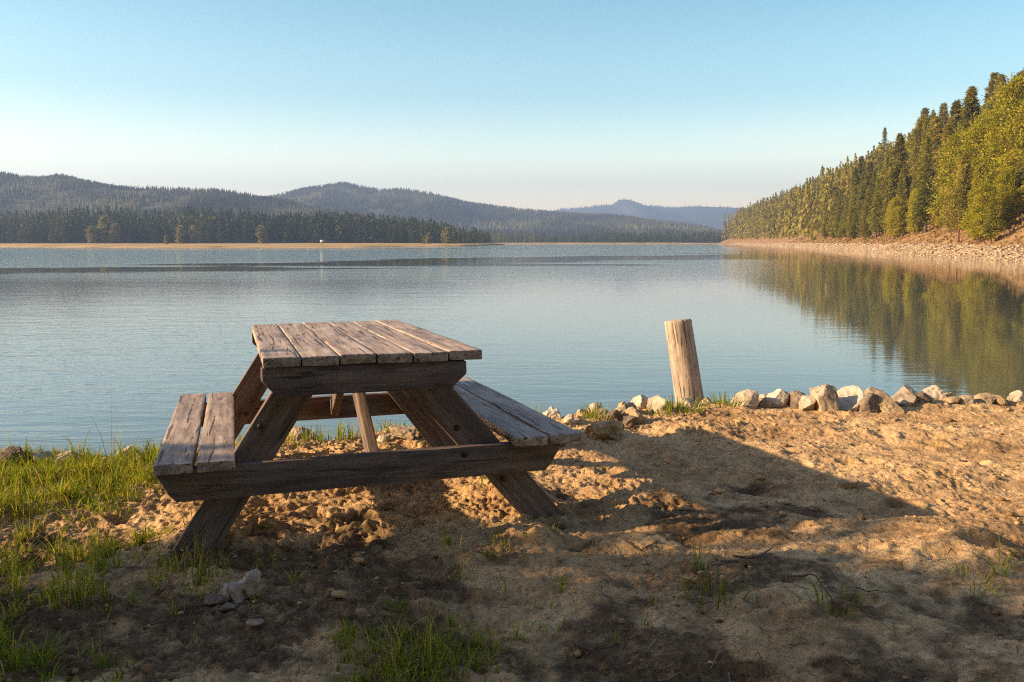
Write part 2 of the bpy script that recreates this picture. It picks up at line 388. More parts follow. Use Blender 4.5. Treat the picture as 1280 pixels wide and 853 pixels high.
soil = np.maximum(soil, .95 * sstep(4.0, 3.3, gy - .16 * gx + .35 * fbm2(gx * 1.6, gy * 1.6, 19, 3)) * sstep(-.42, .28, fbm2(gx * 2.6, gy * 3.4, 29, 4)) * (.35 + .65 * sstep(1.7, .5, gx)))  # dark humus along the shade line, also painting the foreground shade darker
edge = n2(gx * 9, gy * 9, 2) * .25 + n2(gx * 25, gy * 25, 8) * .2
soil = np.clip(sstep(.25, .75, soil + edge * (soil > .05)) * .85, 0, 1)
nx, ny = len(xs), len(ys)
ii = (np.arange(ny - 1)[:, None] * nx + np.arange(nx - 1)[None, :]).ravel()
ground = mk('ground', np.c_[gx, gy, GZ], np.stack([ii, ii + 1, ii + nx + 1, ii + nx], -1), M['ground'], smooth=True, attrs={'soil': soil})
tag(ground, 'bare sandy lakeshore ground with lumps, pits, dark soil stains and painted foreground shade', 'ground', kind='structure')

# ------------------------------------------------------------------ the lake
w = 9000
wx = np.concatenate([-geo(0, w, 6, 1.35)[::-1], geo(0, w, 6, 1.35)[1:]]); wy = np.concatenate([[-300, -60, 0], geo(4, w, 6, 1.35)])
WX, WY = np.meshgrid(wx, wy); k = len(wx); ii = (np.arange(len(wy) - 1)[:, None] * k + np.arange(k - 1)[None, :]).ravel()
lake = mk('lake_water', np.c_[WX.ravel(), WY.ravel(), np.full(WX.size, WATER_Z)], np.stack([ii, ii + 1, ii + k + 1, ii + k], -1), M['water'])
tag(lake, 'calm pale blue lake water with faint ripples', 'lake', kind='structure')

# ------------------------------------------------------------------ timber
_wn = [0]
def loft(L0, L1, W, H, Mx, N=26, rc=.0042, raise_fn=None, shear=(0, 0), wear=.0022, endwear=.004):
    """a sawn timber along u, W wide (v) and H deep (w), w=0 its top; Mx maps (u,v,w) to table space; returns V,Q,T,grain"""
    _wn[0] += 1; sd = _wn[0] * 7
    us = np.concatenate([[0, .25 * rc, rc], np.linspace(rc * 3, (L1 - L0) - rc * 3, N), [(L1 - L0) - rc, (L1 - L0) - .25 * rc, (L1 - L0)]])
    ins = np.zeros(len(us)); ins[[0, -1]] = rc * .8; ins[[1, -2]] = rc * .3
    a = np.array([0, 45, 90]); cs = []
    for cx, cy, s in ((1, 1, 0), (-1, 1, 90), (-1, -1, 180), (1, -1, 270)):
        for d in a: cs.append((cx, cy, math.cos(R_(s + d)), math.sin(R_(s + d))))
    nv = 9                                            # extra vertices along the broad top for wear
    V = []; G = []
    off = np.array([sd * 3.17 % 50, sd * 1.73 % 50, sd * 2.41 % 50])
    for u, i_ in zip(us, ins):
        lo = -H + (raise_fn(u + L0) if raise_fn else 0); hi = 0.
        hw = W / 2 - i_; hi2 = hi - i_; lo2 = lo + i_
        pts = []
        for cx, cy, c, s in cs:
            v = cx * (hw - rc) + rc * c; ww = (hi2 - rc if cy > 0 else lo2 + rc) + rc * s
            pts.append((v, ww))
            if cx == 1 and cy == 1 and s > .99:       # along the top
                for q in np.linspace(1, -1, nv + 2)[1:-1]: pts.append((q * (hw - rc), hi2))
        for v, ww in pts:
            fr = u / (L1 - L0)
            uu = u + L0 + (shear[0] * v) * (1 - fr) + (shear[1] * v) * fr
            V.append((uu, v, ww)); G.append((uu, v, ww))
    V = np.array(V); G = np.array(G); k = len(V) // len(us)
    nz = fbm3(np.c_[V[:, 0] * 3, V[:, 1] * 60, V[:, 2] * 60] + off, sd, 2); nb = fbm3(V * np.array([2.0, 9, 9]) + off, sd + 3, 2)
    V[:, 2] += wear * nz + wear * .8 * nb; V[:, 1] += wear * .6 * fbm3(np.c_[V[:, 0] * 4, V[:, 1] * 20, V[:, 2] * 50] + off, sd + 9, 2)
    e = np.minimum(np.abs(V[:, 0] - L0), np.abs(V[:, 0] - L1)) < .02
    V[:, 0] += e * endwear * fbm3(np.c_[V[:, 0] * 0, V[:, 1] * 55, V[:, 2] * 30] + off, sd + 5, 2)
    j = np.arange(k); j2 = (j + 1) % k; i = np.arange(len(us) - 1)[:, None] * k
    Q = np.stack([i + j, i + k + j, i + k + j2, i + j2], -1).reshape(-1, 4)
    c0, c1 = V[:k].mean(0), V[-k:].mean(0); n = len(V)
    V = np.vstack([V, c0, c1]); G = np.vstack([G, G[:k].mean(0), G[-k:].mean(0)])
    T = np.vstack([np.stack([np.full(k, n), j, j2], -1), np.stack([np.full(k, n + 1), (len(us) - 1) * k + j2, (len(us) - 1) * k + j], -1)])
    P = np.c_[V, np.ones(len(V))] @ np.array(Mx).T
    return P[:, :3], Q, T, G + off
def frame(o, u, v, w):
    m = np.eye(4); m[:3, 0] = u; m[:3, 1] = v; m[:3, 2] = w; m[:3, 3] = o; return m
def timber(name, pieces, mat, parent):
    V = []; Q = []; T = []; G = []; n = 0
    for p in pieces:
        v, q, t, g = p; V.append(v); Q.append(q + n); T.append(t + n); G.append(g); n += len(v)
    return mk(name, np.vstack(V), [np.vstack(Q), np.vstack(T)], mat, parent, True, vecs={'grain': np.vstack(G)})
def sharp(o, ang=35):
    bm = bmesh.new(); bm.from_mesh(o.data); bmesh.ops.recalc_face_normals(bm, faces=bm.faces)
    for e in bm.edges:
        if len(e.link_faces) == 2 and e.calc_face_angle(0) > R_(ang): e.smooth = False
    bm.to_mesh(o.data); bm.free(); return o

yaw = .3138
table = empty('picnic_table', (-.7905, 4.1128, 0), 0, 'weathered wooden picnic table with two attached benches on the sandy shore', 'picnic table')
table.rotation_mode = 'XYZ'
mt = Matrix.Rotation(yaw, 3, 'Z') @ Matrix.Rotation(-.0207, 3, 'X') @ Matrix.Rotation(.0043, 3, 'Y')
table.rotation_euler = mt.to_euler('XYZ')
TX = (1, 0, 0); TY = (0, 1, 0); TZ = (0, 0, 1); NX = (-1, 0, 0)
r2 = random.Random(4)
TOP, BL, BR = .793, .419, .428
def plank(xc, wd, y0, y1, ztop, th=.038, tw=0):
    return loft(y0, y1, wd, th, frame((xc, 0, ztop), TY, NX, TZ), raise_fn=None)
pcs = []; x0, x1 = -.4258, .4171; gap = .0055; wd = (x1 - x0 - 5 * gap) / 6
for i in range(6):
    f = (i + .5) / 6; xc = x0 + wd / 2 + i * (wd + gap)
    yf = .8624 + (.9632 - .8624) * f + r2.uniform(-.012, .012)
    pcs.append(plank(xc, wd, -.903 + r2.uniform(-.006, .006), yf, TOP + r2.uniform(-.002, .003)))
sharp(timber('tabletop', pcs, M['wood'], table))
for (bo, bi, y0, y1, zt) in ((-.8137, -.5334, -.9088, .8361, BL), (.8489, .5605, -.8959, .9645, BR)):
    g = .014; w_ = (abs(bo - bi) - g) / 2; a, b = min(bo, bi), max(bo, bi)
    pcs = [plank(a + w_ / 2, w_, y0 + r2.uniform(-.004, .004), y1, zt), plank(b - w_ / 2, w_, y0 + .002, y1 - .006 + r2.uniform(-.01, .01), zt + .001)]
    sharp(timber('seat', pcs, M['wood'], table))
def cham(a, b, c, hgt):           # chamfered lower corners
    return lambda u: max(0., (1 - (u - a) / c) * hgt, (1 - (b - u) / c) * hgt)
def beam(name, xa, xb, yc, th, ztop, hgt, ca, chg, slope=0.):
    L = xb - xa
    mx = frame((0, yc, ztop), (1, 0, slope), TY, TZ)
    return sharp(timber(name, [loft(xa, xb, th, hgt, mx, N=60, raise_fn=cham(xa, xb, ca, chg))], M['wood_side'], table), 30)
cleat_n = beam('top_cleat', -.432, .351, -.853, .080, TOP - .0395, .108, .055, .055)
cleat_f = beam('top_cleat', -.430, .36, .74, .080, TOP - .0395, .108, .055, .055)
cleat_m = beam('top_cleat', -.40, .40, .0, .040, TOP - .0395, .088, .05, .05)
beam_n = beam('seat_beam', -.8124, .7849, -.789, .042, BL - .040 + .0045, .128, .056, .10, .0055)
beam_f = beam('seat_beam', -.80, .79, .748, .042, BL - .040 + .0045, .128, .056, .10, .0055)
def leg(xa, za, xb, zb, yc, wd=.142, th=.042):
    d = np.array([xb - xa, 0, zb - za]); L = np.linalg.norm(d); d /= L
    v = np.array([d[2], 0, -d[0]]); w_ = np.array([0, -1, 0.])
    if np.dot(np.cross(d, v), w_) < 0: v = -v
    # cut the ends level
    sh = -(v[2]) / d[2]
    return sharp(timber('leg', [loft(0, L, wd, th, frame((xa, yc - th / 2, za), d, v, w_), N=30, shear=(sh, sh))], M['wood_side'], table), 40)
legs = []
def rowleg(yc, lx, rx, sl, sr):
    zt, zb = TOP - .042, -.10
    legs.append(leg(lx + sl * (zt - .643), zt, lx + sl * (zb - .643), zb, yc))
    legs.append(leg(rx - sr * (zt - .629), zt, rx - sr * (zb - .629), zb, yc))
rowleg(-.745, -.393 + .084, .141 + .0935, .639, .847)
rowleg(.704, -.35 + .03, .22 + .0, .639, .75)
def brace(y0, z0, y1, z1):
    d = np.array([0, y1 - y0, z1 - z0]); L = np.linalg.norm(d); d /= L
    v = np.array([1, 0, 0.]); w_ = np.cross(d, v)
    if w_[2] < 0: v = -v; w_ = -w_
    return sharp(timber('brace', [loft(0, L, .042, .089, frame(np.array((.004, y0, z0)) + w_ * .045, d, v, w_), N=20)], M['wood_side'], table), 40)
brace(-.755, .315, -.035, .705); brace(.715, .315, .035, .705)
def bolt(x, y, z, parent, s=-1):
    th = np.arange(10) / 10 * 2 * np.pi; V = []; rs = ((.0125, 0), (.0125, .004), (.010, .007), (.0001, .008))
    for r, h in rs: V.append(np.c_[x + r * np.cos(th), np.full(10, y + s * h), z + r * np.sin(th)])
    V = np.vstack(V); j = np.arange(10); j2 = (j + 1) % 10; Q = np.vstack([np.stack([k * 10 + j, k * 10 + j2, k * 10 + 10 + j2, k * 10 + 10 + j], -1) for k in range(3)])
    return mk('bolt', V, Q, M['bolt'], parent, False)
for lg, yb, pts in ((legs[0], -.7665, [(-.437, .514)]), (legs[1], -.7665, [(.343, .459), (.544, .227)]), (legs[2], .6825, [(-.472, .317)])):
    for x, z in pts: bolt(x, yb, z, lg)
bolt(.364, -.8105, .355, beam_n)

# ------------------------------------------------------------------ the leaning post
def post():
    x, y = gp(861, 503, .0); y = 6.72; x = (861 - 640) / FPX * 6.72 + .055
    P = []; n = 34; k = 90
    H = .80; lean = np.array([-.165, .03, 1.0])
    V = []; G = []
    th = np.arange(k) / k * 2 * np.pi
    hs = np.concatenate([np.linspace(-.25, H - .012, n), [H - .004, H]])
    for i, z in enumerate(hs):
        c = np.array([0, 0, -.02]) + lean * z
        r = .113 - .012 * z + .016 * math.exp(-max(z - .04, 0) * 30)
        if i == len(hs) - 2: r -= .003
        if i == len(hs) - 1: r -= .010
        rr = r * (1 + .035 * n2(np.cos(th) * 1.3 + 5, np.sin(th) * 1.3 + z * 1.2, 3) + .055 * np.minimum(n2(th / 2 / np.pi * 20, np.full(k, z * 1.6), 6), .25))
        notch = (abs(z - .075) < .02); rr = rr * (.95 if notch else 1)
        top = 0.012 * np.cos(th + .6) * (z > H - .02)
        V.append(np.c_[c[0] + rr * np.cos(th), c[1] + rr * np.sin(th), np.full(k, c[2]) + top]); G.append(np.c_[np.full(k, z), rr * np.cos(th), rr * np.sin(th)])
    V = np.vstack(V); G = np.vstack(G); m = len(hs)
    j = np.arange(k); j2 = (j + 1) % k
    Q = np.vstack([np.stack([i * k + j, i * k + j2, i * k + k + j2, i * k + k + j], -1) for i in range(m - 1)])
    V = np.vstack([V, V[-k:].mean(0)]); G = np.vstack([G, G[-k:].mean(0)]); T = np.stack([np.full(k, len(V) - 1), (m - 1) * k + j, (m - 1) * k + j2], -1)
    o = mk('wooden_post', V, [Q, T], M['post'], None, True, vecs={'grain': G})
    sharp(o, 45); o.location = (x, y, gz(x, y) - .02)
    tag(o, 'leaning pale round wooden post standing among rocks at the water edge', 'post')
post()

# ------------------------------------------------------------------ rocks
def ico(sub):
    bm = bmesh.new(); bmesh.ops.create_icosphere(bm, subdivisions=sub, radius=1); bm.verts.ensure_lookup_table()
    V = np.array([v.co[:] for v in bm.verts]); F = np.array([[v.index for v in f.verts] for f in bm.faces]); bm.free(); return V, F
ICO = {i: ico(i) for i in (1, 2, 3, 5)}
def rock_shape(seed, sx, sy, sz, cuts=14, sub=5, rough=.07, sharpn=.84):
    r = np.random.default_rng(seed); V, F = ICO[sub]; V = V.copy()
    for _ in range(cuts):
        n = r.normal(size=3); n /= np.linalg.norm(n); d = r.uniform(.5, sharpn)
        s = V @ n; V -= np.outer(np.clip(s - d, 0, None) * .96, n)
    nn = V / np.linalg.norm(V, axis=1)[:, None]
    V = V + nn * (rough * fbm3(V * 2.2 + seed, seed, 4) + rough * .5 * fbm3(V * 7 + seed, seed + 1, 3))[:, None]
    mn, mx = V.min(0), V.max(0); V = (V - (mn + mx) / 2) / (mx - mn) * 2
    return V * np.array([sx, sy, sz]), F
def rock(px, py, wpx, hpx, label, mat='rock', seed=0, rz=0, depth=None, cuts=14, rough=.07, name='rock', group=None, cat='rock', sink=.35, z=None):
    """a rock whose foot shows at pixel (px,py), wpx wide and hpx high"""
    x, y = gp(px, py, 0.0) if depth is None else ((px - 640) / FPX * depth, depth)
    for _ in range(6):
        zz = gz(x, y) if z is None else z
        if depth is None: x, y = gp(px, py, min(max(zz, -.12), .15))
    s = y / FPX; w_ = wpx * s / 2 * 1.2; h = hpx * s / (2 - 2 * sink) * .86
    V, F = rock_shape(seed + 100, w_ * 1.06, w_ * .85, h, cuts, rough=rough)
    ta = .42 * math.sin(seed * 12.9898) if group is None and cat == 'rock' else 0; c, s_ = math.cos(ta), math.sin(ta); V[:, [0, 2]] = V[:, [0, 2]] @ np.array([[c, s_], [-s_, c]])
    c, s_ = math.cos(rz), math.sin(rz); V[:, :2] = V[:, :2] @ np.array([[c, s_], [-s_, c]])
    o = mk(name, V, F, M[mat], None, True)
    sharp(o, 28)
    o.location = (x, y + w_ * .35, zz + h * (1 - 2 * sink))
    return tag(o, label, cat, group)
RK = [
 (930, 508, 38, 22, 'white rounded rock right of the leaning post', 'rock_white', .06),
 (957, 509, 16, 14, 'small buff rock between the white rock and a dark split one', 'rock', .07),
 (974, 508, 24, 24, 'pale upright rock leaning on a dark split rock', 'rock_white', .07),
 (997, 509, 30, 24, 'dark shaded rock with a broken upper edge', 'rock_dark', .09),
 (1013, 512, 22, 20, 'low tan rock at the foot of the pointed rock', 'rock', .08),
 (1031, 512, 30, 36, 'tall pointed grey rock in the shore row', 'rock', .07),
 (1063, 513, 42, 36, 'largest pale blocky boulder of the shore row', 'rock_white', .06),
 (1094, 500, 20, 18, 'small brown rock behind the flat shaded slab', 'rock', .08),
 (1088, 514, 30, 24, 'dark flat rock against the blocky boulder', 'rock_dark', .08),
 (1113, 500, 22, 18, 'square tan rock behind the long slab', 'rock', .07),
 (1112, 513, 40, 22, 'long low sandy slab in the shore row', 'rock_sand', .08),
 (1135, 504, 36, 24, 'broad pale rock with a ridged top', 'rock', .08),
 (1154, 507, 18, 20, 'thin dark wedge of rock tilted on edge', 'rock_dark', .07),
 (1170, 504, 32, 24, 'pale slab tilted toward the lake at the row end', 'rock_white', .07),
 (1190, 505, 20, 10, 'low flat sandy stone past the tilted slab', 'rock_sand', .07),
 (1207, 504, 20, 13, 'small rounded grey stone beside a grass sprig', 'rock', .06),
 (1232, 503, 28, 10, 'wide low stone half buried in sand', 'rock_sand', .08),
 (1252, 503, 14, 8, 'tiny buff stone on the sandy rim', 'rock_sand', .08),
 (1276, 502, 24, 15, 'pale stone at the far right end of the rocky rim', 'rock_white', .07),
 (691, 526, 24, 20, 'knobbly pale rock beside the bench end', 'rock_white', .16),
 (712, 529, 14, 13, 'small white stone next to the knobbly rock', 'rock_white', .08),
 (730, 524, 14, 16, 'small upright buff stone at the water edge', 'rock', .08),
 (744, 519, 20, 18, 'tan stone leaning on a dark round one', 'rock', .07),
 (753, 524, 18, 15, 'flat tan stone with grass in front', 'rock', .08),
 (767, 526, 20, 20, 'dark round stone among pale ones', 'rock_dark', .06),
 (783, 520, 30, 18, 'wide weathered stone behind a rounded boulder', 'rock', .09),
 (796, 530, 28, 24, 'rounded sandy boulder below the wide stone', 'rock_sand', .07),
 (803, 511, 26, 20, 'bright pale stone at the back of the heap', 'rock_white', .06),
 (823, 516, 28, 24, 'round two-toned rock close left of the post', 'rock', .05),
 (757, 549, 52, 28, 'crusty sandy boulder lying nearer than the shore heap', 'rock_sand', .15),
 (863, 512, 30, 14, 'flat stone in the grass at the foot of the post', 'rock', .09),
 (722, 530, 16, 9, 'low sandy stone in dry grass near the bench', 'rock_sand', .1),
 (788, 531, 18, 12, 'small shadowed stone tucked beside the sandy boulder', 'rock_dark', .08),
 (381, 556, 36, 20, 'weathered stone seen under the table left of the brace', 'rock', .12),
 (480, 553, 16, 12, 'small pale stone seen through the table frame', 'rock_white', .08),
 (507, 549, 30, 18, 'buff rock seen under the right side of the table', 'rock', .1),
 (532, 549, 20, 14, 'sandy stone seen beside the right table leg', 'rock_sand', .1),
 (8, 580, 34, 24, 'dark rock at the left end of the grassy rim', 'rock_dark', .08),
 (48, 579, 28, 17, 'flat grey stone behind the lush grass', 'rock', .08),
 (80, 579, 30, 17, 'long low pale stone behind the tall grass stems', 'rock_white', .08),
 (158, 579, 28, 22, 'small tan stone just left of the bench', 'rock', .08),
 (183, 578, 24, 20, 'brown stone half hidden by the left bench end', 'rock_sand', .08),
]
for i, (px, py, w_, h_, lab, mt_, rg) in enumerate(RK):
    rock(px, py, w_, h_, lab, mt_, seed=i * 13 + 5, rz=(i * 1.7) % 3, rough=rg * 1.5, cuts=9 + (i * 5) % 7)
rf = np.random.default_rng(63)
for i in range(34):
    px = rf.uniform(665, 1270) if i < 24 else rf.uniform(0, 190)
    if 838 < px < 880: px += 60
    ry = float(rim_y(np.array([(px - 640) / FPX * 6.3]))[0]) if i < 24 else 4.95; yy_ = ry + rf.uniform(-.16, .10); w0 = rf.uniform(9, 19)
    rock(px, 0, w0, w0 * rf.uniform(.5, .8), 'small stone wedged among the larger rocks of the shore rim', ['rock', 'rock_sand', 'rock_white', 'rock_dark'][int(rf.integers(4))], seed=1300 + i * 3, depth=yy_, name='stone', group='small stones of the shore rim', cat='stone', rough=.09, rz=rf.uniform(0, 3))
# small loose stones on the sand
for i, (px, py, w_, h_) in enumerate([(1062, 608, 22, 11), (1092, 548, 12, 7), (735, 607, 10, 6), (1018, 560, 9, 5), (890, 575, 12, 6), (845, 527, 10, 6), (1120, 527, 9, 5), (700, 700, 9, 6), (545, 610, 12, 7), (415, 640, 14, 8)]):
    rock(px, py, w_, h_, 'small sandy stone lying loose on the bare sand', 'rock_sand', seed=900 + i, name='stone', group='loose stones on the sand', cat='stone', rough=.1)

# ------------------------------------------------------------------ driftwood and its stones
def driftwood():
    x, y = gp(300, 765); zz = gz(x, y); s = y / FPX
    bm = bmesh.new()
    # branching skeleton, in pixels of the photograph scaled to metres: (dx, depth, up, radius)
    J = [(0, 0, 14, 9), (-12, -3, 15, 8), (10, 1, 18, 9), (20, 3, 30, 8.5), (25, 2, 38, 6.5), (13, 8, 27, 4.5), (-14, -8, 6, 6.5), (-17, -11, -4, 5), (0, -9, 6, 6), (1, -12, -5, 5), (16, -6, 8, 4), (12, 6, 4, 7), (6, 9, 33, 3)]
    Ed = [(0, 1), (0, 2), (2, 3), (3, 4), (3, 5), (1, 6), (6, 7), (0, 8), (8, 9), (2, 10), (2, 11), (5, 12)]
    me = bpy.data.meshes.new('driftwood'); me.from_pydata([(a * s, b * s, c * s) for a, b, c, r in J], Ed, [])
    o = bpy.data.objects.new('driftwood', me); COL.objects.link(o)
    sk = o.modifiers.new('skin', 'SKIN'); ss = o.modifiers.new('sub', 'SUBSURF'); ss.levels = ss.render_levels = 3
    for v, (a, b, c, r) in zip(me.skin_vertices[0].data, J): v.radius = (r * s * 1.3, r * s * 1.3)
    me.skin_vertices[0].data[0].use_root = True
    dg = bpy.context.evaluated_depsgraph_get(); me2 = bpy.data.meshes.new_from_object(o.evaluated_get(dg))
    bpy.data.objects.remove(o)
    V = np.array([v.co[:] for v in me2.vertices]); nn = np.array([v.normal[:] for v in me2.vertices])
    V += nn * (.006 * fbm3(V * 28, 5, 3) + .003 * fbm3(V * 90, 7, 2))[:, None]
    me2.vertices.foreach_set('co', V.astype(np.float32).ravel()); me2.materials.clear(); me2.materials.append(M['driftwood'])
    me2.polygons.foreach_set('use_smooth', np.ones(len(me2.polygons), bool)); me2.update()
    o = bpy.data.objects.new('driftwood', me2); COL.objects.link(o); o.location = (x, y, zz - .002)
    tag(o, 'gnarled grey piece of driftwood with stubby prongs on the shaded soil', 'driftwood')
driftwood()
for i, (px, py, w_, h_, lab, mt_) in enumerate([(281, 748, 17, 14, 'tan pebble touching a darker one behind the driftwood', 'rock_sand'), (294, 742, 15, 16, 'grey rounded pebble at the back of the driftwood group', 'rock'),
        (268, 757, 22, 14, 'dark flat stone at the outer side of the driftwood group', 'rock_dark'), (284, 766, 17, 13, 'dark brown stone in front of the tan pebble', 'rock_dark'), (318, 783, 18, 9, 'small low stone in front of the driftwood', 'rock')]):
    rock(px, py, w_, h_, lab, mt_, seed=700 + i, name='stone', cat='stone', cuts=4, rough=.05, sink=.15)

# ------------------------------------------------------------------ grass, straw, twigs
def blades(n, xy, h, wd, tint, seed, lean=.5, seg=4, z=None, heading=None):
    r = np.random.default_rng(seed); x, y = xy
    z = ground_z(x, y) - .006 if z is None else z
    az = r.uniform(0, 2 * np.pi, n) if heading is None else heading; ln = lean * r.uniform(.15, 1.1, n); tw = r.normal(0, .5, n) + az + np.pi / 2
    V = np.zeros((n, seg * 2 + 2, 3)); sgm = np.linspace(0, 1, seg + 1)
    for k, t in enumerate(sgm):
        hor = h * ln * t ** 2; up = h * (t - .38 * ln * t ** 2.2)
        c = np.stack([x + hor * np.cos(az), y + hor * np.sin(az), z + up], -1)
        hw = wd * .5 * (1 - t ** 1.6) * (.75 + .5 * min(t * 3, 1)) + 1e-5
        d = np.stack([np.cos(tw), np.sin(tw), np.zeros(n)], -1) * hw[:, None]
        V[:, 2 * k] = c - d; V[:, 2 * k + 1] = c + d
    b = (np.arange(n) * (seg * 2 + 2))[:, None]
    Q = np.concatenate([np.stack([b[:, 0] + 2 * k, b[:, 0] + 2 * k + 1, b[:, 0] + 2 * k + 3, b[:, 0] + 2 * k + 2], -1) for k in range(seg)])
    tt = np.repeat(tint, seg * 2 + 2)
    return V.reshape(-1, 3), Q, tt
def grass_field(bag, n, xr, yr, dens, h, wd, seed, tint=(.1, .55), dry=.15, lean=.6, per=11):
    r = np.random.default_rng(seed); nc = n // per; cx = r.uniform(*xr, nc); cy = r.uniform(*yr, nc)
    keep = r.random(nc) < dens(cx, cy); cx, cy = cx[keep], cy[keep]; nc = len(cx)
    if nc == 0: return
    m = r.poisson(per, nc); k = np.repeat(np.arange(nc), m); m = len(k)
    a = r.uniform(0, 2 * np.pi, m); cr = r.uniform(.012, .045, nc)[k] * np.sqrt(r.random(m)); x = cx[k] + cr * np.cos(a); y = cy[k] + cr * np.sin(a)
    cl = fbm2(x * 4, y * 4, seed, 2); ch = r.lognormal(0, .28, nc)[k]; ct = r.normal(0, .13, nc)[k]; cln = r.uniform(.5, 1.5, nc)[k]
    hh = h * ch * r.uniform(.35, 1.15, m) * (1 + .5 * cl); ti = r.uniform(*tint, m) + .18 * cl + ct
    ti = np.where(r.random(m) < dry, r.uniform(.75, 1, m), ti)
    V, Q, t = blades(m, (x, y), hh, wd * r.uniform(.5, 1.3, m), np.clip(ti, 0, 1), seed + 1, lean * cln, heading=a + r.normal(0, .9, m))
    bag.add(V, Q, None, t)
gb = Bag()
def d_lush(x, y):
    e = -1.72 + .25 * fbm2(x * 1.5, y * 2.5, 5, 3) - .30 * sstep(4.0, 3.4, y)
    return sstep(.18, -.12, x - e) * sstep(-.08, -.32, y - rim_y(x)) * sstep(3.35, 3.75, y) * (.35 + .65 * sstep(-.35, .1, fbm2(x * 3, y * 3, 15, 2)))
grass_field(gb, 44000, (-4.6, -1.5), (3.3, 5.2), d_lush, .100, .0052, 51, (.2, .7), .2, .95)
grass_field(gb, 2600, (-8, -4.4), (2.0, 4.9), lambda x, y: sstep(.1, -.1, y - rim_y(x)) * .9, .12, .008, 52, (.1, .55), .12)
def d_dark(x, y): return sstep(-.1, .25, fbm2(x * 3.2, y * 3.2, 71, 2) + .55 * sstep(-1.05, -1.75, x)) * sstep(-.95, -1.35, x)
grass_field(gb, 8500, (-2.6, -.8), (1.95, 3.45), d_dark, .085, .0046, 53, (.15, .6), .28, .9)
def d_spot(px, py, r): cx, cy = gp(px, py); return lambda x, y: np.exp(-((x - cx) ** 2 + ((y - cy) * 1.1) ** 2) / r ** 2)
grass_field(gb, 7500, (-.62, .12), (2.0, 2.95), d_spot(525, 838, .20), .070, .0038, 54, (.1, .55), .28, 1.0)
grass_field(gb, 1500, (-.6, .5), (2.6, 3.7), d_spot(620, 712, .20), .075, .0035, 55, (.1, .6), .35)
grass_field(gb, 1300, (-1.4, -.5), (2.6, 3.4), d_spot(215, 745, .30), .085, .004, 56, (.15, .6), .35)
grass_field(gb, 900, (-.3, .8), (2.3, 3.2), d_spot(700, 800, .25), .06, .0035, 59, (.2, .7), .4)
# sparse rim grass
def d_rim(x, y): return np.exp(-((y - rim_y(x) + .12) / .14) ** 2) * sstep(-.05, .4, fbm2(x * 3, y * 1.5, 88, 2))
grass_field(gb, 7000, (-1.8, 4.2), (4.9, 7.1), d_rim, .085, .0055, 57, (.3, .75), .35)
def d_under(x, y): return .9 * np.exp(-((y - rim_y(x) + .16) / .16) ** 2)
grass_field(gb, 3600, (-1.65, -.35), (4.8, 5.9), d_under, .12, .006, 58, (.3, .7), .25)
grass_field(gb, 1100, (-3, 5), (2, 6.6), lambda x, y: .30 * sstep(.25, .5, fbm2(x * 2, y * 2, 99, 3)), .05, .003, 60, (.4, .9), .55)
go = gb.build('grass', M['grass']); tag(go, 'green and straw coloured grass growing over the sandy shore', 'grass', kind='stuff')
# distinct tufts
def tuft(px, py, r, n, h, wd, label, tint, seed, lean=.8, dry=.1):
    x, y = gp(px, py); rr = np.random.default_rng(seed)
    a = rr.uniform(0, 2 * np.pi, n); q = r * np.sqrt(rr.random(n)); xx, yy = x + q * np.cos(a), y + q * np.sin(a)
    ti = rr.uniform(*tint, n); ti = np.where(rr.random(n) < dry, .9, ti)
    V, Q, t = blades(n, (xx, yy), h * rr.uniform(.4, 1.1, n), wd * rr.uniform(.7, 1.2, n), ti, seed, lean)
    z0 = gz(x, y); V = V - np.array([x, y, z0])
    o = mk('grass_tuft', V, Q, M['grass'], None, True, {'tint': t}); o.location = (x, y, z0)
    return tag(o, label, 'grass tuft')
tuft(893, 775, .10, 46, .125, .0045, 'dark green grass tuft alone on the shaded sand', (.0, .35), 1)
tuft(872, 735, .03, 9, .19, .003, 'few tall thin grass stems behind the dark green tuft', (.3, .6), 2, .5)
tuft(1042, 790, .11, 34, .115, .0042, 'dull green grass tuft with flopped blades in the shade', (.1, .45), 3, 1.0)
tuft(1247, 742, .025, 10, .15, .007, 'yellow green grass sprig catching sun on a sand lump', (.45, .6), 4, .9)
tuft(1215, 755, .09, 60, .07, .004, 'dry patchy tuft around the sunlit sand lump', (.5, .8), 5, .9, .4)
tuft(905, 512, .15, 90, .12, .007, 'bright green rim tuft right of the leaning post', (.2, .5), 6, .7)
tuft(845, 518, .20, 150, .13, .007, 'thick grass clump around the foot of the leaning post', (.2, .6), 7, .7, .2)
tuft(745, 527, .10, 70, .14, .007, 'grass sprouting between stones near the bench', (.3, .65), 8, .7, .25)
tuft(1055, 512, .08, 26, .12, .006, 'weedy sprig growing at the blocky boulder', (.3, .6), 9, .9)
tuft(655, 512, .04, 16, .11, .011, 'leafy green sprig showing behind the bench seat', (.2, .45), 10, .9)
tuft(404, 663, .02, 7, .12, .004, 'thin weed stalk under the table', (.4, .6), 11, .4)
tuft(602, 625, .012, 4, .14, .004, 'single green stalk beside the right table leg', (.4, .6), 12, .3)
tuft(140, 586, .035, 9, .42, .0025, 'few tall bare stems standing against the water', (.6, .8), 13, .45)
tuft(195, 572, .06, 60, .10, .006, 'bright green grass tuft at the left bench end', (.3, .5), 14, .7)
tuft(1172, 560, .025, 14, .09, .003, 'wispy dry tuft on the sunny sand', (.7, .9), 15, .8)
tuft(1265, 600, .05, 8, .14, .003, 'thin straw stems at the edge of the sunny sand', (.6, .9), 16, .4)
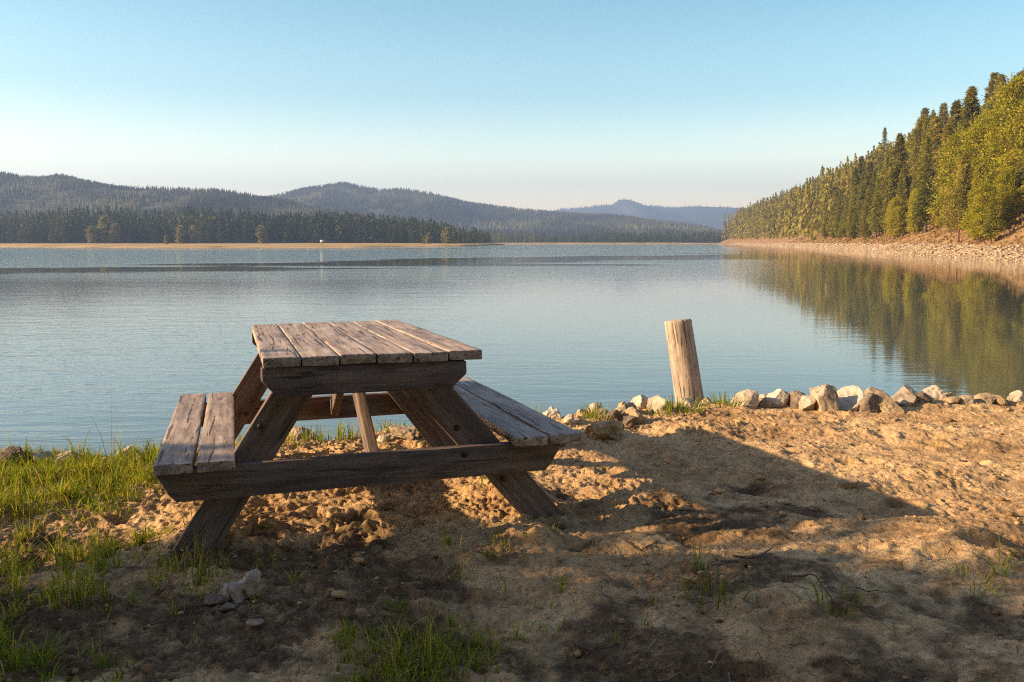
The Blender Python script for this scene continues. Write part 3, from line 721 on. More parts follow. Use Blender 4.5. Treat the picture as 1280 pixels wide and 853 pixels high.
# straw / needles litter lying flat
sb = Bag(); r = np.random.default_rng(77); n = 9000
x = r.uniform(-2.6, 3.2, n); y = r.uniform(2.0, 6.4, n)
kp = r.random(n) < .08 + .92 * sstep(.0, .5, fbm2(x * 1.8, y * 1.8, 66, 3) + .25 * (y < 3.6)); x, y = x[kp], y[kp]; n = len(x)
ln = r.uniform(.015, .10, n) ; az = r.uniform(0, 2 * np.pi, n); cu = r.normal(0, .25, n)
Vs = np.zeros((n, 6, 3)); z0 = ground_z(x, y); tl = r.uniform(-.02, .12, n)
for k, t in enumerate((0, .5, 1)):
    a2 = az + cu * t
    cx = x + ln * t * np.cos(a2); cy = y + ln * t * np.sin(a2); zz = np.maximum(ground_z(cx, cy), z0 - .01) + .002 + r.uniform(0, .004, n)
    wv = .0015 * (1.15 - .5 * t)
    Vs[:, 2 * k] = np.stack([cx - wv * np.sin(a2), cy + wv * np.cos(a2), zz], -1); Vs[:, 2 * k + 1] = np.stack([cx + wv * np.sin(a2), cy - wv * np.cos(a2), zz], -1)
b = np.arange(n) * 6
sb.add(Vs.reshape(-1, 3), np.concatenate([np.stack([b, b + 1, b + 3, b + 2], -1), np.stack([b + 2, b + 3, b + 5, b + 4], -1)]), None, np.repeat(r.random(n), 6))
so = sb.build('straw_litter', M['straw']); tag(so, 'dry straw and needle litter strewn over the sand', 'litter', kind='stuff')
# crumbs of soil and small clods
cb = Bag(); r = np.random.default_rng(41)
for i in range(5):
    V0, F0 = rock_shape(400 + i, 1, .9, .7, 5, sub=2 if i < 2 else 1, rough=.16); n = 2600 if i >= 2 else 900
    x = r.uniform(-3.2, 4.6, n); y = r.uniform(2.0, 6.7, n); kp = (r.random(n) < .12 + .9 * sstep(-.05, .45, fbm2(x * 1.6, y * 2.0, 141, 3))) & (y < rim_y(x) - .05); x, y = x[kp], y[kp]; n = len(x)
    sz = np.clip(r.lognormal(-5.25, .6, n), .002, .026); many(cb, V0, F0, np.c_[x, y, ground_z(x, y) + sz * .25], np.c_[sz * r.uniform(.8, 1.4, n), sz, sz * r.uniform(.7, 1.1, n)], r.uniform(0, 6.28, n), np.repeat(r.uniform(0, 1, n), len(V0)))
def mat_crumb():
    m, nt = newmat('soil_crumb'); finish(nt, bsdf(nt, ramp(nt, attr(nt, 'tint'), [(0, (.10, .058, .033)), (.4, (.30, .175, .085)), (1, (.56, .38, .20))]), .95, spec=.1)); return m
o = cb.build('soil_crumbs', mat_crumb(), None, True); tag(o, 'crumbs and small clods of soil scattered over the sand', 'soil crumbs', kind='stuff')
def twig(pts, rad, label):
    P = []
    for i, (px, py, up) in enumerate(pts):
        x, y = gp(px, py); P.append((x, y, gz(x, y) + up))
    P = np.array(P); tt = np.linspace(0, 1, 14); i0 = np.linspace(0, 1, len(P))
    Pn = np.stack([np.interp(tt, i0, P[:, k]) for k in range(3)], -1); Pn[:, :2] += .006 * np.stack([n2(tt * 7, tt * 0, int(pts[0][0])), n2(tt * 7, tt * 0 + 3, int(pts[0][0]))], -1)
    o0 = Pn[0].copy(); V, Q, T = ring_tube(Pn - o0, rad * (1.1 - .6 * tt), 6)
    o = mk('twig', V, [Q, T], M['twig'], None, True); o.location = o0
    tag(o, label, 'twig')
twig([(916, 716, .012), (935, 724, .014), (950, 723, .014), (966, 714, .02)], .004, 'curved dark twig lying on the shaded sand')
twig([(938, 728, .01), (950, 750, .012), (962, 775, .01)], .003, 'straight thin twig below the curved dark one')
twig([(1070, 760, .012), (1085, 766, .012), (1100, 762, .012)], .003, 'short bent twig on the shaded sand between two tufts')
twig([(780, 700, .01), (800, 712, .02), (825, 705, .02)], .003, 'thin twig beside a shallow pit in the shaded sand')
twig([(985, 750, .015), (1015, 763, .05), (1040, 785, .01)], .0035, 'arched twig leaning over the flopped grass tuft')
twig([(505, 660, .01), (520, 668, .012), (530, 676, .01)], .003, 'small curved twig below the table in the shade')
twig([(715, 820, .015), (750, 845, .015), (772, 858, .015)], .004, 'stout straw coloured twig at the bottom of the sand')

# ------------------------------------------------------------------ trees
def diamonds(c, ax, L, W, r, flat=.5):
    """leaf sprays: diamond quads at c along ax"""
    n = len(c); ax = ax / (np.linalg.norm(ax, axis=1)[:, None] + 1e-9)
    up = r.normal(size=(n, 3)) * (1 - flat) + np.array([0, 0, 1.]) * flat
    s = np.cross(ax, up); s /= np.linalg.norm(s, axis=1)[:, None] + 1e-9
    L = np.broadcast_to(L, n)[:, None]; W = np.broadcast_to(W, n)[:, None]
    V = np.stack([c - ax * L * .5, c + s * W * .5 - ax * L * .06, c + ax * L * .5, c - s * W * .5 - ax * L * .06], 1).reshape(-1, 3)
    Q = (np.arange(n) * 4)[:, None] + np.arange(4)[None, :]
    return V, Q
def conifer_mesh(seed, H, R, base=.10, lev=.42, dens=4, droop=.28, Ls=.7, Ws=.30, shape=.85, tip=.97, gap=.0):
    r = np.random.default_rng(seed); C = []; A = []; Tn = []; tb = Bag()
    sw = r.normal(0, .012, 2); tz = np.linspace(-.8, H, 9)
    tp = np.c_[sw[0] * tz * (tz / H), sw[1] * tz * (tz / H), tz]
    tb.add(*ring_tube(tp, np.interp(tz, [-.8, 0, H], [.022 * H * .75, .0145 * H, .012]), 7), 0)
    z = base * H; ph = r.random() * 6
    while z < tip * H:
        t = (z - base * H) / (H * (1 - base)); prof = min(1, .35 + 3.2 * t) * (1 - t) ** shape
        L0 = R * prof * r.uniform(.75, 1.15) + .12; nb = int(4 + 4 * (1 - t)); ph += 1.1
        for b in range(nb):
            if r.random() < gap: continue
            a = ph + b / nb * 2 * np.pi + r.normal(0, .22); L = L0 * r.uniform(.62, 1.18)
            d = np.array([np.cos(a), np.sin(a), 0]); k = max(2, int(L / .34))
            tt = (np.arange(k) + r.random(k) * .8) / k; tt = .18 + .82 * tt
            zz = z + L * (.16 * tt - droop * tt ** 2 * 1.4) + .10 * L * tt ** 3
            bt = np.clip(.42 + r.normal(0, .16), 0, 1)
            if L > 1.0 and r.random() < .45:
                pz = np.array([0, .5, 1.]); tb.add(*ring_tube(np.c_[d[0] * L * pz * .9, d[1] * L * pz * .9, z + L * (.16 * pz - droop * pz ** 2 * 1.4)], [.035, .022, .008], 4, False), 0)
            for s in range(dens):
                lat = r.normal(0, .17 * L * (.35 + tt) + .05, k); perp = np.array([-d[1], d[0], 0])
                p = d[None] * (L * tt)[:, None] + perp[None] * lat[:, None] + np.c_[np.zeros(k), np.zeros(k), zz + r.normal(0, .10, k)]
                ax = d[None] + perp[None] * (lat / (.25 * L + .1))[:, None] * .8 + np.c_[r.normal(0, .25, k), r.normal(0, .25, k), r.normal(-.25, .3, k)]
                C.append(p); A.append(ax); Tn.append(np.clip(bt + .26 * (tt - .5) + r.normal(0, .05, k), 0, 1))
        z += lev * r.uniform(.75, 1.25) * (1 - .45 * t)
    C = np.vstack(C); A = np.vstack(A); Tn = np.concatenate(Tn)
    sc = np.clip(1 - .45 * C[:, 2] / H, .5, 1) * r.uniform(.7, 1.3, len(C))
    V, Q = diamonds(C, A, Ls * sc, Ws * sc, r, .45)
    V[:, 0] += sw[0] * V[:, 2] * np.clip(V[:, 2] / H, 0, 1); V[:, 1] += sw[1] * V[:, 2] * np.clip(V[:, 2] / H, 0, 1)
    # leader
    return tb, (V, Q, np.repeat(Tn, 4))
def clumpy_mesh(seed, H, R, base, nclump, per, Ls, Ws, lean=.0, crown='ellipsoid', spread=.55, limb=.04, up=.25):
    """limbs that end in leaf clumps: pines with open crowns and broadleaf trees"""
    r = np.random.default_rng(seed); tb = Bag()
    tz = np.linspace(-.8, H * .93, 9); swx = .02 * H * np.sin(tz / H * 3 + seed); tp = np.c_[swx + lean * tz, .015 * H * np.cos(tz / H * 2.5 + seed * 2), tz]
    tb.add(*ring_tube(tp, np.interp(tz, [-.8, 0, H], [.02 * H, .0145 * H, .02]), 8), 0)
    C = []; A = []; Tn = []
    for i in range(nclump):
        t = (i + r.random()) / nclump
        if crown == 'pine': rad = R * (1 - t) ** 1.0 * (.5 + .5 * min(1, t * 5)) * 1.1
        else: rad = R * math.sqrt(max(.02, 1 - (2 * t - .72) ** 2 / 1.66)) * (.8 + .4 * math.sin(i * 2.1) * math.sin(t * 9 + seed))
        a = i * 2.39996 + r.normal(0, .3); q = rad * math.sqrt(r.uniform(.12, 1)) * r.uniform(.8, 1.12)
        zc = H * (base + (1 - base) * t * .97)
        xb = np.interp(zc, tz, tp[:, 0]); yb = np.interp(zc, tz, tp[:, 1])
        c = np.array([xb + q * np.cos(a), yb + q * np.sin(a), zc])
        zr = max(zc - q * up - .3, H * base * .6); pr = np.array([np.interp(zr, tz, tp[:, 0]), np.interp(zr, tz, tp[:, 1]), zr])
        if q > .35 * R or r.random() < .4:
            mid = (pr + c) / 2 + r.normal(0, .12, 3); tb.add(*ring_tube(np.array([pr, mid, c]), [limb, limb * .6, limb * .2], 5, False), 0)
        m = int(per * r.uniform(.6, 1.3)); sg = spread * r.uniform(.7, 1.25) * ((1.15 - .75 * t) if crown == 'pine' else 1)
        p = r.normal(size=(m, 3)) * np.array([sg, sg, sg * .62]); ax = p + r.normal(size=(m, 3)) * sg * .8
        C.append(p + c); A.append(ax); bt = np.clip(.45 + r.normal(0, .2), 0, 1)
        Tn.append(np.clip(bt + .2 * p[:, 2] / sg * .5 + r.normal(0, .06, m), 0, 1))
    C = np.vstack(C); A = np.vstack(A); Tn = np.concatenate(Tn); k = r.uniform(.65, 1.35, len(C))
    V, Q = diamonds(C, A, Ls * k, Ws * k, r, .3)
    return tb, (V, Q, np.repeat(Tn, 4))
class Kind:
    def __init__(s, name, cat, tb, crown, leafmat, barkmat):
        s.name, s.cat = name, cat
        s.trunk = tb.build('trunk', barkmat, None, True, link=False)
        V, Q, t = crown; s.crown = mk('crown', V, Q, leafmat, None, False, {'tint': t}, link=False)
    def put(s, loc, rz, sc, label, group=None, tz=1.0, crownmat=None):
        r = empty(s.name, loc, rz, label, s.cat, group); r.scale = (sc, sc, sc * tz)
        for src in (s.trunk, s.crown):
            c = src.copy(); COL.objects.link(c); c.parent = r
            if crownmat and src is s.crown:
                c.data = c.data.copy(); c.data.materials[0] = crownmat
        return r
FIR = [Kind('fir_tree', 'fir tree', *conifer_mesh(100 + i, 14, [2.4, 2.0, 2.7, 2.2][i], .06 + .03 * i, .36, 8, [.30, .2, .36, .26][i], .50, .17, shape=[.85, .75, .9, 1.0][i], gap=.08), M['needle'], M['bark']) for i in range(4)]
PINE = [Kind('pine_tree', 'pine tree', *clumpy_mesh(200 + i, 16, [3.0, 3.2, 2.6][i], [.24, .34, .16][i], [95, 80, 110][i], 100, .50, .14, .0, 'pine', .52, .05, .15), M['pine'], M['bark_red']) for i in range(3)]
BROAD = [Kind('broadleaf_tree', 'broadleaf tree', *clumpy_mesh(300 + i, 15, [4.1, 3.5][i], [.12, .1][i], [210, 170][i], 110, .30, .19, .0, 'ellipsoid', .60, .05, .8), M['gold'], M['bark']) for i in range(2)]

# the right bank: shoreline and hillside
SH = np.array([(34, 18), (39, 36), (45, 60), (52, 87.7), (66.6, 146), (88, 235), (113, 337), (150, 520), (190, 760), (206, 877), (250, 960), (420, 1000)], float)
sl = np.concatenate([[0], np.cumsum(np.linalg.norm(np.diff(SH, axis=0), axis=1))])
def shore(s, r):
    """s metres along the shoreline, r metres inland"""
    s = np.asarray(s, float); x = np.interp(s, sl, SH[:, 0]); y = np.interp(s, sl, SH[:, 1])
    x2 = np.interp(s + 8, sl, SH[:, 0]); y2 = np.interp(s + 8, sl, SH[:, 1]); x1 = np.interp(s - 8, sl, SH[:, 0]); y1 = np.interp(s - 8, sl, SH[:, 1])
    tx, ty = x2 - x1, y2 - y1; l = np.hypot(tx, ty) + 1e-9
    return x + r * ty / l, y - r * tx / l
def bank_h(s, r):
    r = np.asarray(r, float)
    z = np.interp(r, [-8, 0, 3.7, 5.2, 22, 55, 90, 140], [-2.5, .0, 1.45, 1.9, 9.5, 25, 33, 20])
    return WATER_Z + z + .8 * fbm2(np.asarray(s) * .06, r * .08, 12, 3) * np.clip(r / 12, 0, 1) + .25 * fbm2(np.asarray(s) * .5, r * .5, 14, 2) * np.clip(r / 3 + .3, 0, 1)
ss = np.concatenate([np.arange(0, 420, 2.0), np.arange(420, sl[-1], 8)]); rr = np.concatenate([np.arange(-8, 14, .8), np.arange(14, 141, 4)])
SS, RRr = np.meshgrid(ss, rr); bx, by = shore(SS.ravel(), RRr.ravel()); bz = bank_h(SS.ravel(), RRr.ravel())
k = len(ss); ii = (np.arange(len(rr) - 1)[:, None] * k + np.arange(k - 1)[None, :]).ravel()
bank = mk('hillside', np.c_[bx, by, bz], np.stack([ii, ii + k, ii + k + 1, ii + 1], -1), M['bank'], smooth=True)
tag(bank, 'steep russet hillside rising from the right shore', 'hillside', kind='structure')
# stone edging along that shore
def mat_riprap():
    m, nt = newmat('riprap_stone'); t = attr(nt, 'tint')
    finish(nt, bsdf(nt, ramp(nt, t, [(0, (.11, .08, .055)), (.5, (.26, .185, .12)), (1, (.45, .34, .235))]), .9, spec=.2)); return m
M['riprap'] = mat_riprap()
rb = Bag(); r = np.random.default_rng(5)
for i in range(6):
    V0, F0 = rock_shape(50 + i, 1, .8, .62, 9, sub=1, rough=.06)
    n = 4200; s = r.uniform(0, 1, n) ** 1.6 * 760; q = r.uniform(-.6, 4.0, n); x, y = shore(s, q)
    sz = r.uniform(.08, .21, n) * (1 + .9 * np.clip(s / 300, 0, 1.5)); p = np.c_[x, y, bank_h(s, q) + .1]
    many(rb, V0, F0, p, np.c_[sz * r.uniform(.8, 1.5, n), sz, sz * r.uniform(.7, 1.1, n)], r.uniform(0, 6.28, n), np.repeat(np.clip(r.normal(.55, .22, n), 0, 1), len(V0)))
o = rb.build('riprap', M['riprap']); tag(o, 'band of pale broken stones along the foot of the right bank', 'riprap', kind='stuff')
# dry undergrowth on the bank
ub = Bag(); n = 14000; s = r.uniform(0, 1, n) ** 1.4 * 420; q = r.uniform(4.5, 22, n); x, y = shore(s, q)
c = np.c_[x, y, bank_h(s, q) + r.uniform(0, .3, n)]; V, Q = diamonds(c, r.normal(size=(n, 3)) * np.array([.6, .6, 1]) + np.array([0, 0, .6]), r.uniform(.3, .8, n), r.uniform(.12, .35, n), r, .1)
ub.add(V, Q, None, np.repeat(np.clip(r.normal(.45, .25, n), 0, 1), 4))
o = ub.build('undergrowth', M['rust']); tag(o, 'dry russet undergrowth beneath the trees of the right bank', 'undergrowth', kind='stuff')

def plant(kind, s, q, sc, rz, label, group=None, tz=1.0, crownmat=None):
    x, y = shore(s, q); z = float(bank_h(np.array([s]), np.array([q]))[0]) - .15
    return kind.put((float(x), float(y), z), rz, sc, label, group, tz, crownmat)
def spot(kind, px, q, ytop, rz, label, hgt, tz=1.0, crownmat=None):
    """a tree q metres above the waterline, seen in column px of the photograph with its top at row ytop"""
    sg_ = np.linspace(0, sl[7], 4000); x, y = shore(sg_, np.full(4000, float(q))); pxs = 640 + FPX * x / y
    k = int(np.argmin(np.abs(pxs - px) + (y < 30) * 1e6)); z = float(bank_h(np.array([sg_[k]]), np.array([q]))[0]) - .15
    top = CAM_H + (HOR - ytop) / FPX * y[k]; sc = (top - z) / hgt
    return kind.put((float(x[k]), float(y[k]), z), rz, sc / tz, label, None, tz, crownmat)
rt = np.random.default_rng(31)
# the ones the photograph singles out
spot(BROAD[0], 1256, 13, 104, .4, 'tallest yellow green broadleaf tree at the right end of the wooded bank', 15, 1.2)
spot(BROAD[1], 1222, 11, 150, 2.1, 'yellow green broadleaf tree beside the tallest bright one, slightly shorter', 15, 1.15)
spot(FIR[2], 1213, 6.0, 206, .2, 'bushy yellowish fir standing lowest of all, right above the stones', 14, 1.0, M['gold'])
spot(BROAD[1], 1115, 7.5, 248, 1.0, 'small bright yellow green tree at the foot of the bank beside russet pines', 15, 1.0)
spot(BROAD[0], 1139, 8.0, 238, 3.0, 'narrow bright yellow green tree left of the russet pine', 15, 1.5)
spot(PINE[1], 1185, 7.6, 234, .5, 'russet browned pine with a bare dark trunk low on the bank', 16, 1.1, M['rust'])
spot(PINE[0], 1167, 8.0, 252, 1.5, 'smaller russet pine next to the browned one on the bank', 16, 1.0, M['rust'])
spot(FIR[1], 1078, 6.6, 232, 1.2, 'drooping olive fir reaching down over the stones in mid bank', 14, 1.0, M['pine'])
spot(BROAD[1], 1014, 6.6, 281, 1.2, 'low bright green bush tree at the foot of the far bank', 15, 1.0)
spot(PINE[2], 1225, 42, 97, 1.2, 'tall dark ragged pine on the skyline nearest the bright trees', 16)
spot(PINE[0], 1147, 44, 139, 2.2, 'dark layered pine standing above the skyline in mid slope', 16)
spot(FIR[3], 1098, 40, 161, 3.2, 'tall slim fir jutting out of the skyline toward the far end', 14)
# the rest of the near bank, one by one
SP = {'fir': ('dark green fir in the dense forest on the right bank', 'firs of the right bank forest'),
      'pine': ('olive green pine in the dense forest on the right bank', 'pines of the right bank forest'),
      'broad': ('yellow green broadleaf tree in the dense forest on the right bank', 'broadleaf trees of the right bank forest')}
used = []
cnt = 0; s_lim = float(np.interp(330, SH[:, 1], sl))
rows = [(8, 4.0, .65, 1.15), (12.5, 3.9, 1.0, 1.5), (18, 4.1, 1.2, 1.7), (25, 4.5, 1.25, 1.85), (33, 4.9, 1.25, 1.95), (43, 5.2, 1.3, 2.0)]
s0 = sl[2] - 8
for ri, (q0, sp, a, b) in enumerate(rows):
    s = s0 + rt.random() * sp
    while s < s_lim:
        q = q0 + rt.normal(0, 1.5); x, y = shore(s, q); px = 640 + FPX * x / y
        ok = True
        if ri == 0 and rt.random() < .18: ok = False
        if ri < 2 and 1070 < px < 1290: ok = ok and rt.random() < .75
        if ri == 0 and px > 1085: ok = rt.random() < .5
        if ok:
            u = rt.random()
            bright = .42 if px > 1215 else (.12 if px > 1080 else .04)
            if u < bright and ri < 4: kd, key = BROAD[rt.integers(2)], 'broad'
            elif u < bright + .24: kd, key = PINE[rt.integers(3)], 'pine'
            else: kd, key = FIR[rt.integers(4)], 'fir'
            lab, grp = SP[key]
            plant(kd, s, q, rt.uniform(a, b) * (.82 if key == 'broad' else .95), rt.uniform(0, 6.28), lab, grp, rt.uniform(.9, 1.15)); cnt += 1
        s += sp * rt.uniform(.75, 1.3) * (1 + .45 * np.clip((s - s0) / 300, 0, 1))
print('bank trees', cnt)

# ------------------------------------------------------------------ far woods
def far_tree(seed, H=20, R=2.4, n=80, conifer=True):
    r = np.random.default_rng(seed); t = r.random(n) ** .8
    if conifer:
        rad = R * (1 - t) ** .9 * np.sqrt(r.uniform(.15, 1, n)) + .1; z = H * (.08 + .9 * t)
    else:
        rad = R * np.sqrt(np.clip(1 - (2 * t - .8) ** 2 / 1.5, .05, 1)) * np.sqrt(r.uniform(.1, 1, n)); z = H * (.05 + .93 * t)
    a = r.uniform(0, 6.28, n); c = np.c_[rad * np.cos(a), rad * np.sin(a), z]
    ax = np.c_[np.cos(a) * .5, np.sin(a) * .5, r.normal(-1.0, .4, n)]; k = (1 - .6 * t) if conifer else np.ones(n)
    V, Q = diamonds(c, ax, H * .10 * k * r.uniform(.7, 1.3, n), H * .048 * k * r.uniform(.7, 1.3, n), r, .2)
    tp = np.array([[-.006 * H, 0, 0], [.006 * H, 0, 0], [.002 * H, 0, H * .98], [-.002 * H, 0, H * .98]]); V = np.vstack([V, tp]); Q = np.vstack([Q, [[len(V) - 4, len(V) - 3, len(V) - 2, len(V) - 1]]])
    return V / H, Q, np.concatenate([np.repeat(np.clip(r.normal(0, .05, n), -.3, .3), 4), np.full(4, -.2)])
FT = [far_tree(i, 20, [2.2, 2.6, 1.9, 2.4][i], 120) for i in range(4)]; FB = [far_tree(20 + i, 20, [4.5, 5.5][i], 110, False) for i in range(2)]
def spire(seed):
    r = np.random.default_rng(seed); V = []; T = []
    for zb, zt, rd in ((.06, .62, .15), (.30, .84, .115), (.56, 1.0, .075)):
        b = len(V); k = 5; a = np.arange(k) / k * 6.283 + r.random()
        for q in a: V.append((rd * r.uniform(.6, 1.3) * np.cos(q), rd * r.uniform(.6, 1.3) * np.sin(q), zb + r.uniform(-.05, .05)))
        V.append((r.normal(0, .01), r.normal(0, .01), zt))
        T += [(b + i, b + (i + 1) % k, b + k) for i in range(k)]
    return np.array(V), np.array(T), r.normal(0, .06, len(V))
HT = [spire(40 + i) for i in range(4)]
def wood(name, label, x, y, z, h, tint, kinds, mat, wide=1.0, seed=0):
    r = np.random.default_rng(seed); n = len(x); pick = r.integers(len(kinds), size=n); bag = Bag()
    for i, (V0, Q0, t0) in enumerate(kinds):
        s = pick == i; m = int(s.sum())
        if not m: continue
        hh = h[s]; many(bag, V0, Q0, np.c_[x[s], y[s], z[s]], np.c_[hh * wide, hh * wide, hh], r.uniform(0, 6.28, m), (tint[s][:, None] + t0[None]).clip(0, 1).ravel())
    o = bag.build(name, mat); return tag(o, label, 'forest', kind='stuff')
# far end of the right bank
n = 1300; r = np.random.default_rng(9); s = s_lim + (sl[-1] - s_lim) * r.random(n) ** 1.3; q = 7 + 48 * r.random(n) ** .9; x, y = shore(s, q)
wood('far_bank_wood', 'far stretch of dense forest tapering to the point of the right bank', x, y, bank_h(s, q) - .3, r.uniform(19, 29, n) * (1 + .2 * fbm2(s * .02, s * 0, 5, 3)), np.clip(r.normal(.55, .12, n), 0, 1), FT, M['pine'], 1.15, 1)

# sandbar in front of the left wood
def sandbar(name, label, ctrl, yfar, seed, zt=.5):
    """ctrl: list of (x, y_near) along the water; the strip runs back to yfar"""
    c = np.array(ctrl, float); xs_ = np.linspace(c[0, 0], c[-1, 0], 160); yn = np.interp(xs_, c[:, 0], c[:, 1]) + 4 * fbm2(xs_ * .03, xs_ * 0, seed, 3)
    V = []; tt = np.concatenate([np.linspace(0, .12, 8), np.linspace(.16, 1, 12)])
    for t in tt:
        yy = yn + (yfar - yn) * t; zz = WATER_Z - .4 + (.55 + zt) * sstep(0, .10, np.full(len(xs_), t)) + .9 * t + .18 * fbm2(xs_ * .03, yy * .03, seed + 2, 3) * (t > .05)
        V.append(np.c_[xs_, yy, zz])
    k = len(xs_); ii = (np.arange(len(tt) - 1)[:, None] * k + np.arange(k - 1)[None, :]).ravel()
    o = mk(name, np.vstack(V), np.stack([ii, ii + 1, ii + k + 1, ii + k], -1), M['sandbar'], smooth=True); tag(o, label, 'sandbar', kind='structure')
sandbar('sandbar', 'long tan grassy sandbar in front of the left wood', [(-420, 420), (-260, 395), (-185, 330), (-120, 285), (-60, 310), (-48, 360), (-24, 430), (-14, 560)], 640, 3)
sandbar('distant_sandbar', 'thin pale sand strip below the distant low trees', [(-40, 930), (0, 905), (70, 925), (130, 930), (230, 940)], 1200, 4, .7)
# the left wood
n = 2600; r = np.random.default_rng(14); x = r.uniform(-460, -18, n); d = r.random(n) ** 1.2 * 170
yl = np.interp(x, [-460, -330, -150, -70, -32, -18], [560, 560, 575, 560, 535, 560]); y = yl + d
hg = np.interp(x, [-460, -330, -180, -100, -65, -38, -18], [24, 23, 22.5, 20, 17.5, 11, 8]) * r.uniform(.55, 1.1, n) * (1 + .22 * fbm2(x * .035, x * 0, 6, 3)) * np.interp(d, [0, 40, 170], [.85, 1, 1.1])
ti = np.clip(r.normal(.30, .15, n) + .28 * sstep(.1, .5, fbm2(x * .02, y * .02, 4, 2)), 0, 1)
wood('left_shore_wood', 'dark mixed wood in one dense belt behind the sandbar', x, y, np.full(n, WATER_Z + 1.0), hg, ti, FT + FB[:1], M['far_needle'], 1.15, 2)
n = 900; r = np.random.default_rng(15); x = r.uniform(-60, 250, n); d = r.random(n) * 120; y = 985 + d + 20 * fbm2(x * .02, x * 0, 3, 2)
hg = np.interp(x, [-60, -10, 40, 48, 60, 150, 250], [12, 13, 12, 8, 11, 13, 14]) * r.uniform(.6, 1.1, n)
ti = np.clip(r.normal(.28, .13, n) + .45 * sstep(42, 30, x) * r.random(n), 0, 1)
wood('distant_shore_wood', 'low line of distant trees between the left wood and the right bank', x, y, np.full(n, WATER_Z + 1.2), hg, ti, FT + FB[:1], M['far_needle'], 1.3, 3)
# single pale trees standing out against it
PB = [Kind('shore_tree', 'tree', *clumpy_mesh(400 + i, 12, 3.0, .05, 45, 40, 1.2, .8, 0, 'ellipsoid', .7, .05, .6), M['pale_leaf'], M['bark']) for i in range(2)]
for i, (px, yy, hm, sx, lab) in enumerate([(211, 470, 5.0, 1.0, 'small lone pale tree standing on the sandbar in front of the wood'), (118, 545, 10.5, .9, 'paired pale tree at the wood edge, the slimmer one by a tawny crown'), (124, 550, 10.0, .8, 'second of the paired pale trees at the wood edge'),
        (136, 552, 17, 1.3, 'broad tawny tree rising beside the paired pale ones'), (147, 548, 12, .8, 'narrow pale tree at the right of the broad tawny one'), (228, 550, 11, 1.0, 'pale tree in the wood edge just past the lone sandbar tree'),
        (330, 550, 11, 1.2, 'pale rounded tree at the wood edge in the middle of the belt'), (246, 552, 11, .9, 'second pale tree in the wood edge past the lone sandbar tree'), (532, 525, 5, 1.0, 'small pale shrub on the sandy point'), (536, 522, 6.5, .7, 'thin pale tree on the sandy point'),
        (560, 532, 9.5, 1.0, 'pale tree near the tip of the sandy point'), (92, 600, 19, 1.0, 'yellowish tree crown showing in the upper left wood'), (80, 602, 17, 1.0, 'second yellowish crown in the upper left wood')]):
    kd = PB[i % 2]; xx = (px - 640) / FPX * yy
    kd.put((xx, yy, WATER_Z + (1.2 if yy > 530 else .9)), i * 1.3, hm / 12, lab, None, 1.0)
# sign on the sandbar and the pale roof in the wood
yy = 350; xx = (404 - 640) / FPX * yy
sg = empty('sign', (xx, yy, WATER_Z + .2), 0, 'small white sign board on a post on the sandbar', 'sign')
V, Q, T = ring_tube([(0, 0, 0), (0, 0, 2.6)], .09, 8); mk('post', V, [Q, T], M['darkwood'], sg)
def boxm(a, b):
    x0, y0, z0 = a; x1, y1, z1 = b
    V = np.array([(x0, y0, z0), (x1, y0, z0), (x1, y1, z0), (x0, y1, z0), (x0, y0, z1), (x1, y0, z1), (x1, y1, z1), (x0, y1, z1)], float)
    return V, np.array([(0, 3, 2, 1), (4, 5, 6, 7), (0, 1, 5, 4), (1, 2, 6, 5), (2, 3, 7, 6), (3, 0, 4, 7)])
V, Q = boxm((-.75, -.16, 1.75), (.75, -.09, 2.75)); mk('board', V, Q, M['white_board'], sg)

# ------------------------------------------------------------------ hills
def hill(name, label, prof, Yc, front, back, mat, tree_h, ntree, seed, rough, wlabel=None, dens=None, tmat='hill_needle', relief=.40, tint=(.45, .10)):
    pr = np.array(prof, float); X = (pr[:, 0] - 640) / FPX * Yc; Zc = CAM_H + (HOR - pr[:, 1]) / FPX * Yc - tree_h * .8
    xs_ = np.linspace(X[0], X[-1], 260); vs = np.concatenate([np.linspace(-1, 0, 50), np.linspace(.05, 1, 20)])
    def zf(x, v):
        zc = np.interp(x, X, Zc)
        rise = np.where(v < 0, sstep(0, 1, 1 + v) * .55 + .45 * (1 + v), 1 - .7 * v ** 2)
        wob = fbm2(x / Yc * 9 + 40, v * 1.6, seed, 4); fine = fbm2(x / Yc * 40, v * 7, seed + 5, 3)
        gate = np.clip(1 + v, 0, 1) * np.clip(-v * 3, 0, 1)
        return WATER_Z + .8 + (zc - WATER_Z - .8) * (rise + relief * wob * gate + relief * .25 * fine * gate)
    def yf(v): return np.where(v < 0, Yc + v * front, Yc + v * back)
    XX, VV = np.meshgrid(xs_, vs); x, v = XX.ravel(), VV.ravel()
    k = len(xs_); ii = (np.arange(len(vs) - 1)[:, None] * k + np.arange(k - 1)[None, :]).ravel()
    o = mk(name, np.c_[x, yf(v), zf(x, v)], np.stack([ii, ii + 1, ii + k + 1, ii + k], -1), mat, smooth=True); tag(o, label, 'hill', kind='structure')
    if ntree:
        r = np.random.default_rng(seed + 1); x = r.uniform(X[0], X[-1], ntree); v = -1 + 1.04 * r.random(ntree) ** .85
        v = np.where(r.random(ntree) < .22, -np.abs(r.normal(0, .035, ntree)), v)
        kp = r.random(ntree) < .15 + .85 * sstep(-.1, .15, fbm2(x / Yc * 30, v * 5, seed + 8, 3)); x, v = x[kp], v[kp]; m = len(x)
        hh = tree_h * r.uniform(.5, 1.2, m); ti = np.clip(r.normal(*tint, m) + .7 * fbm2(x / Yc * 14, v * 4, seed + 2, 3), 0, 1)
        wood(name + '_forest', wlabel, x, yf(v), zf(x, v) - .4, hh, ti, HT, M[tmat], 1.25, seed)
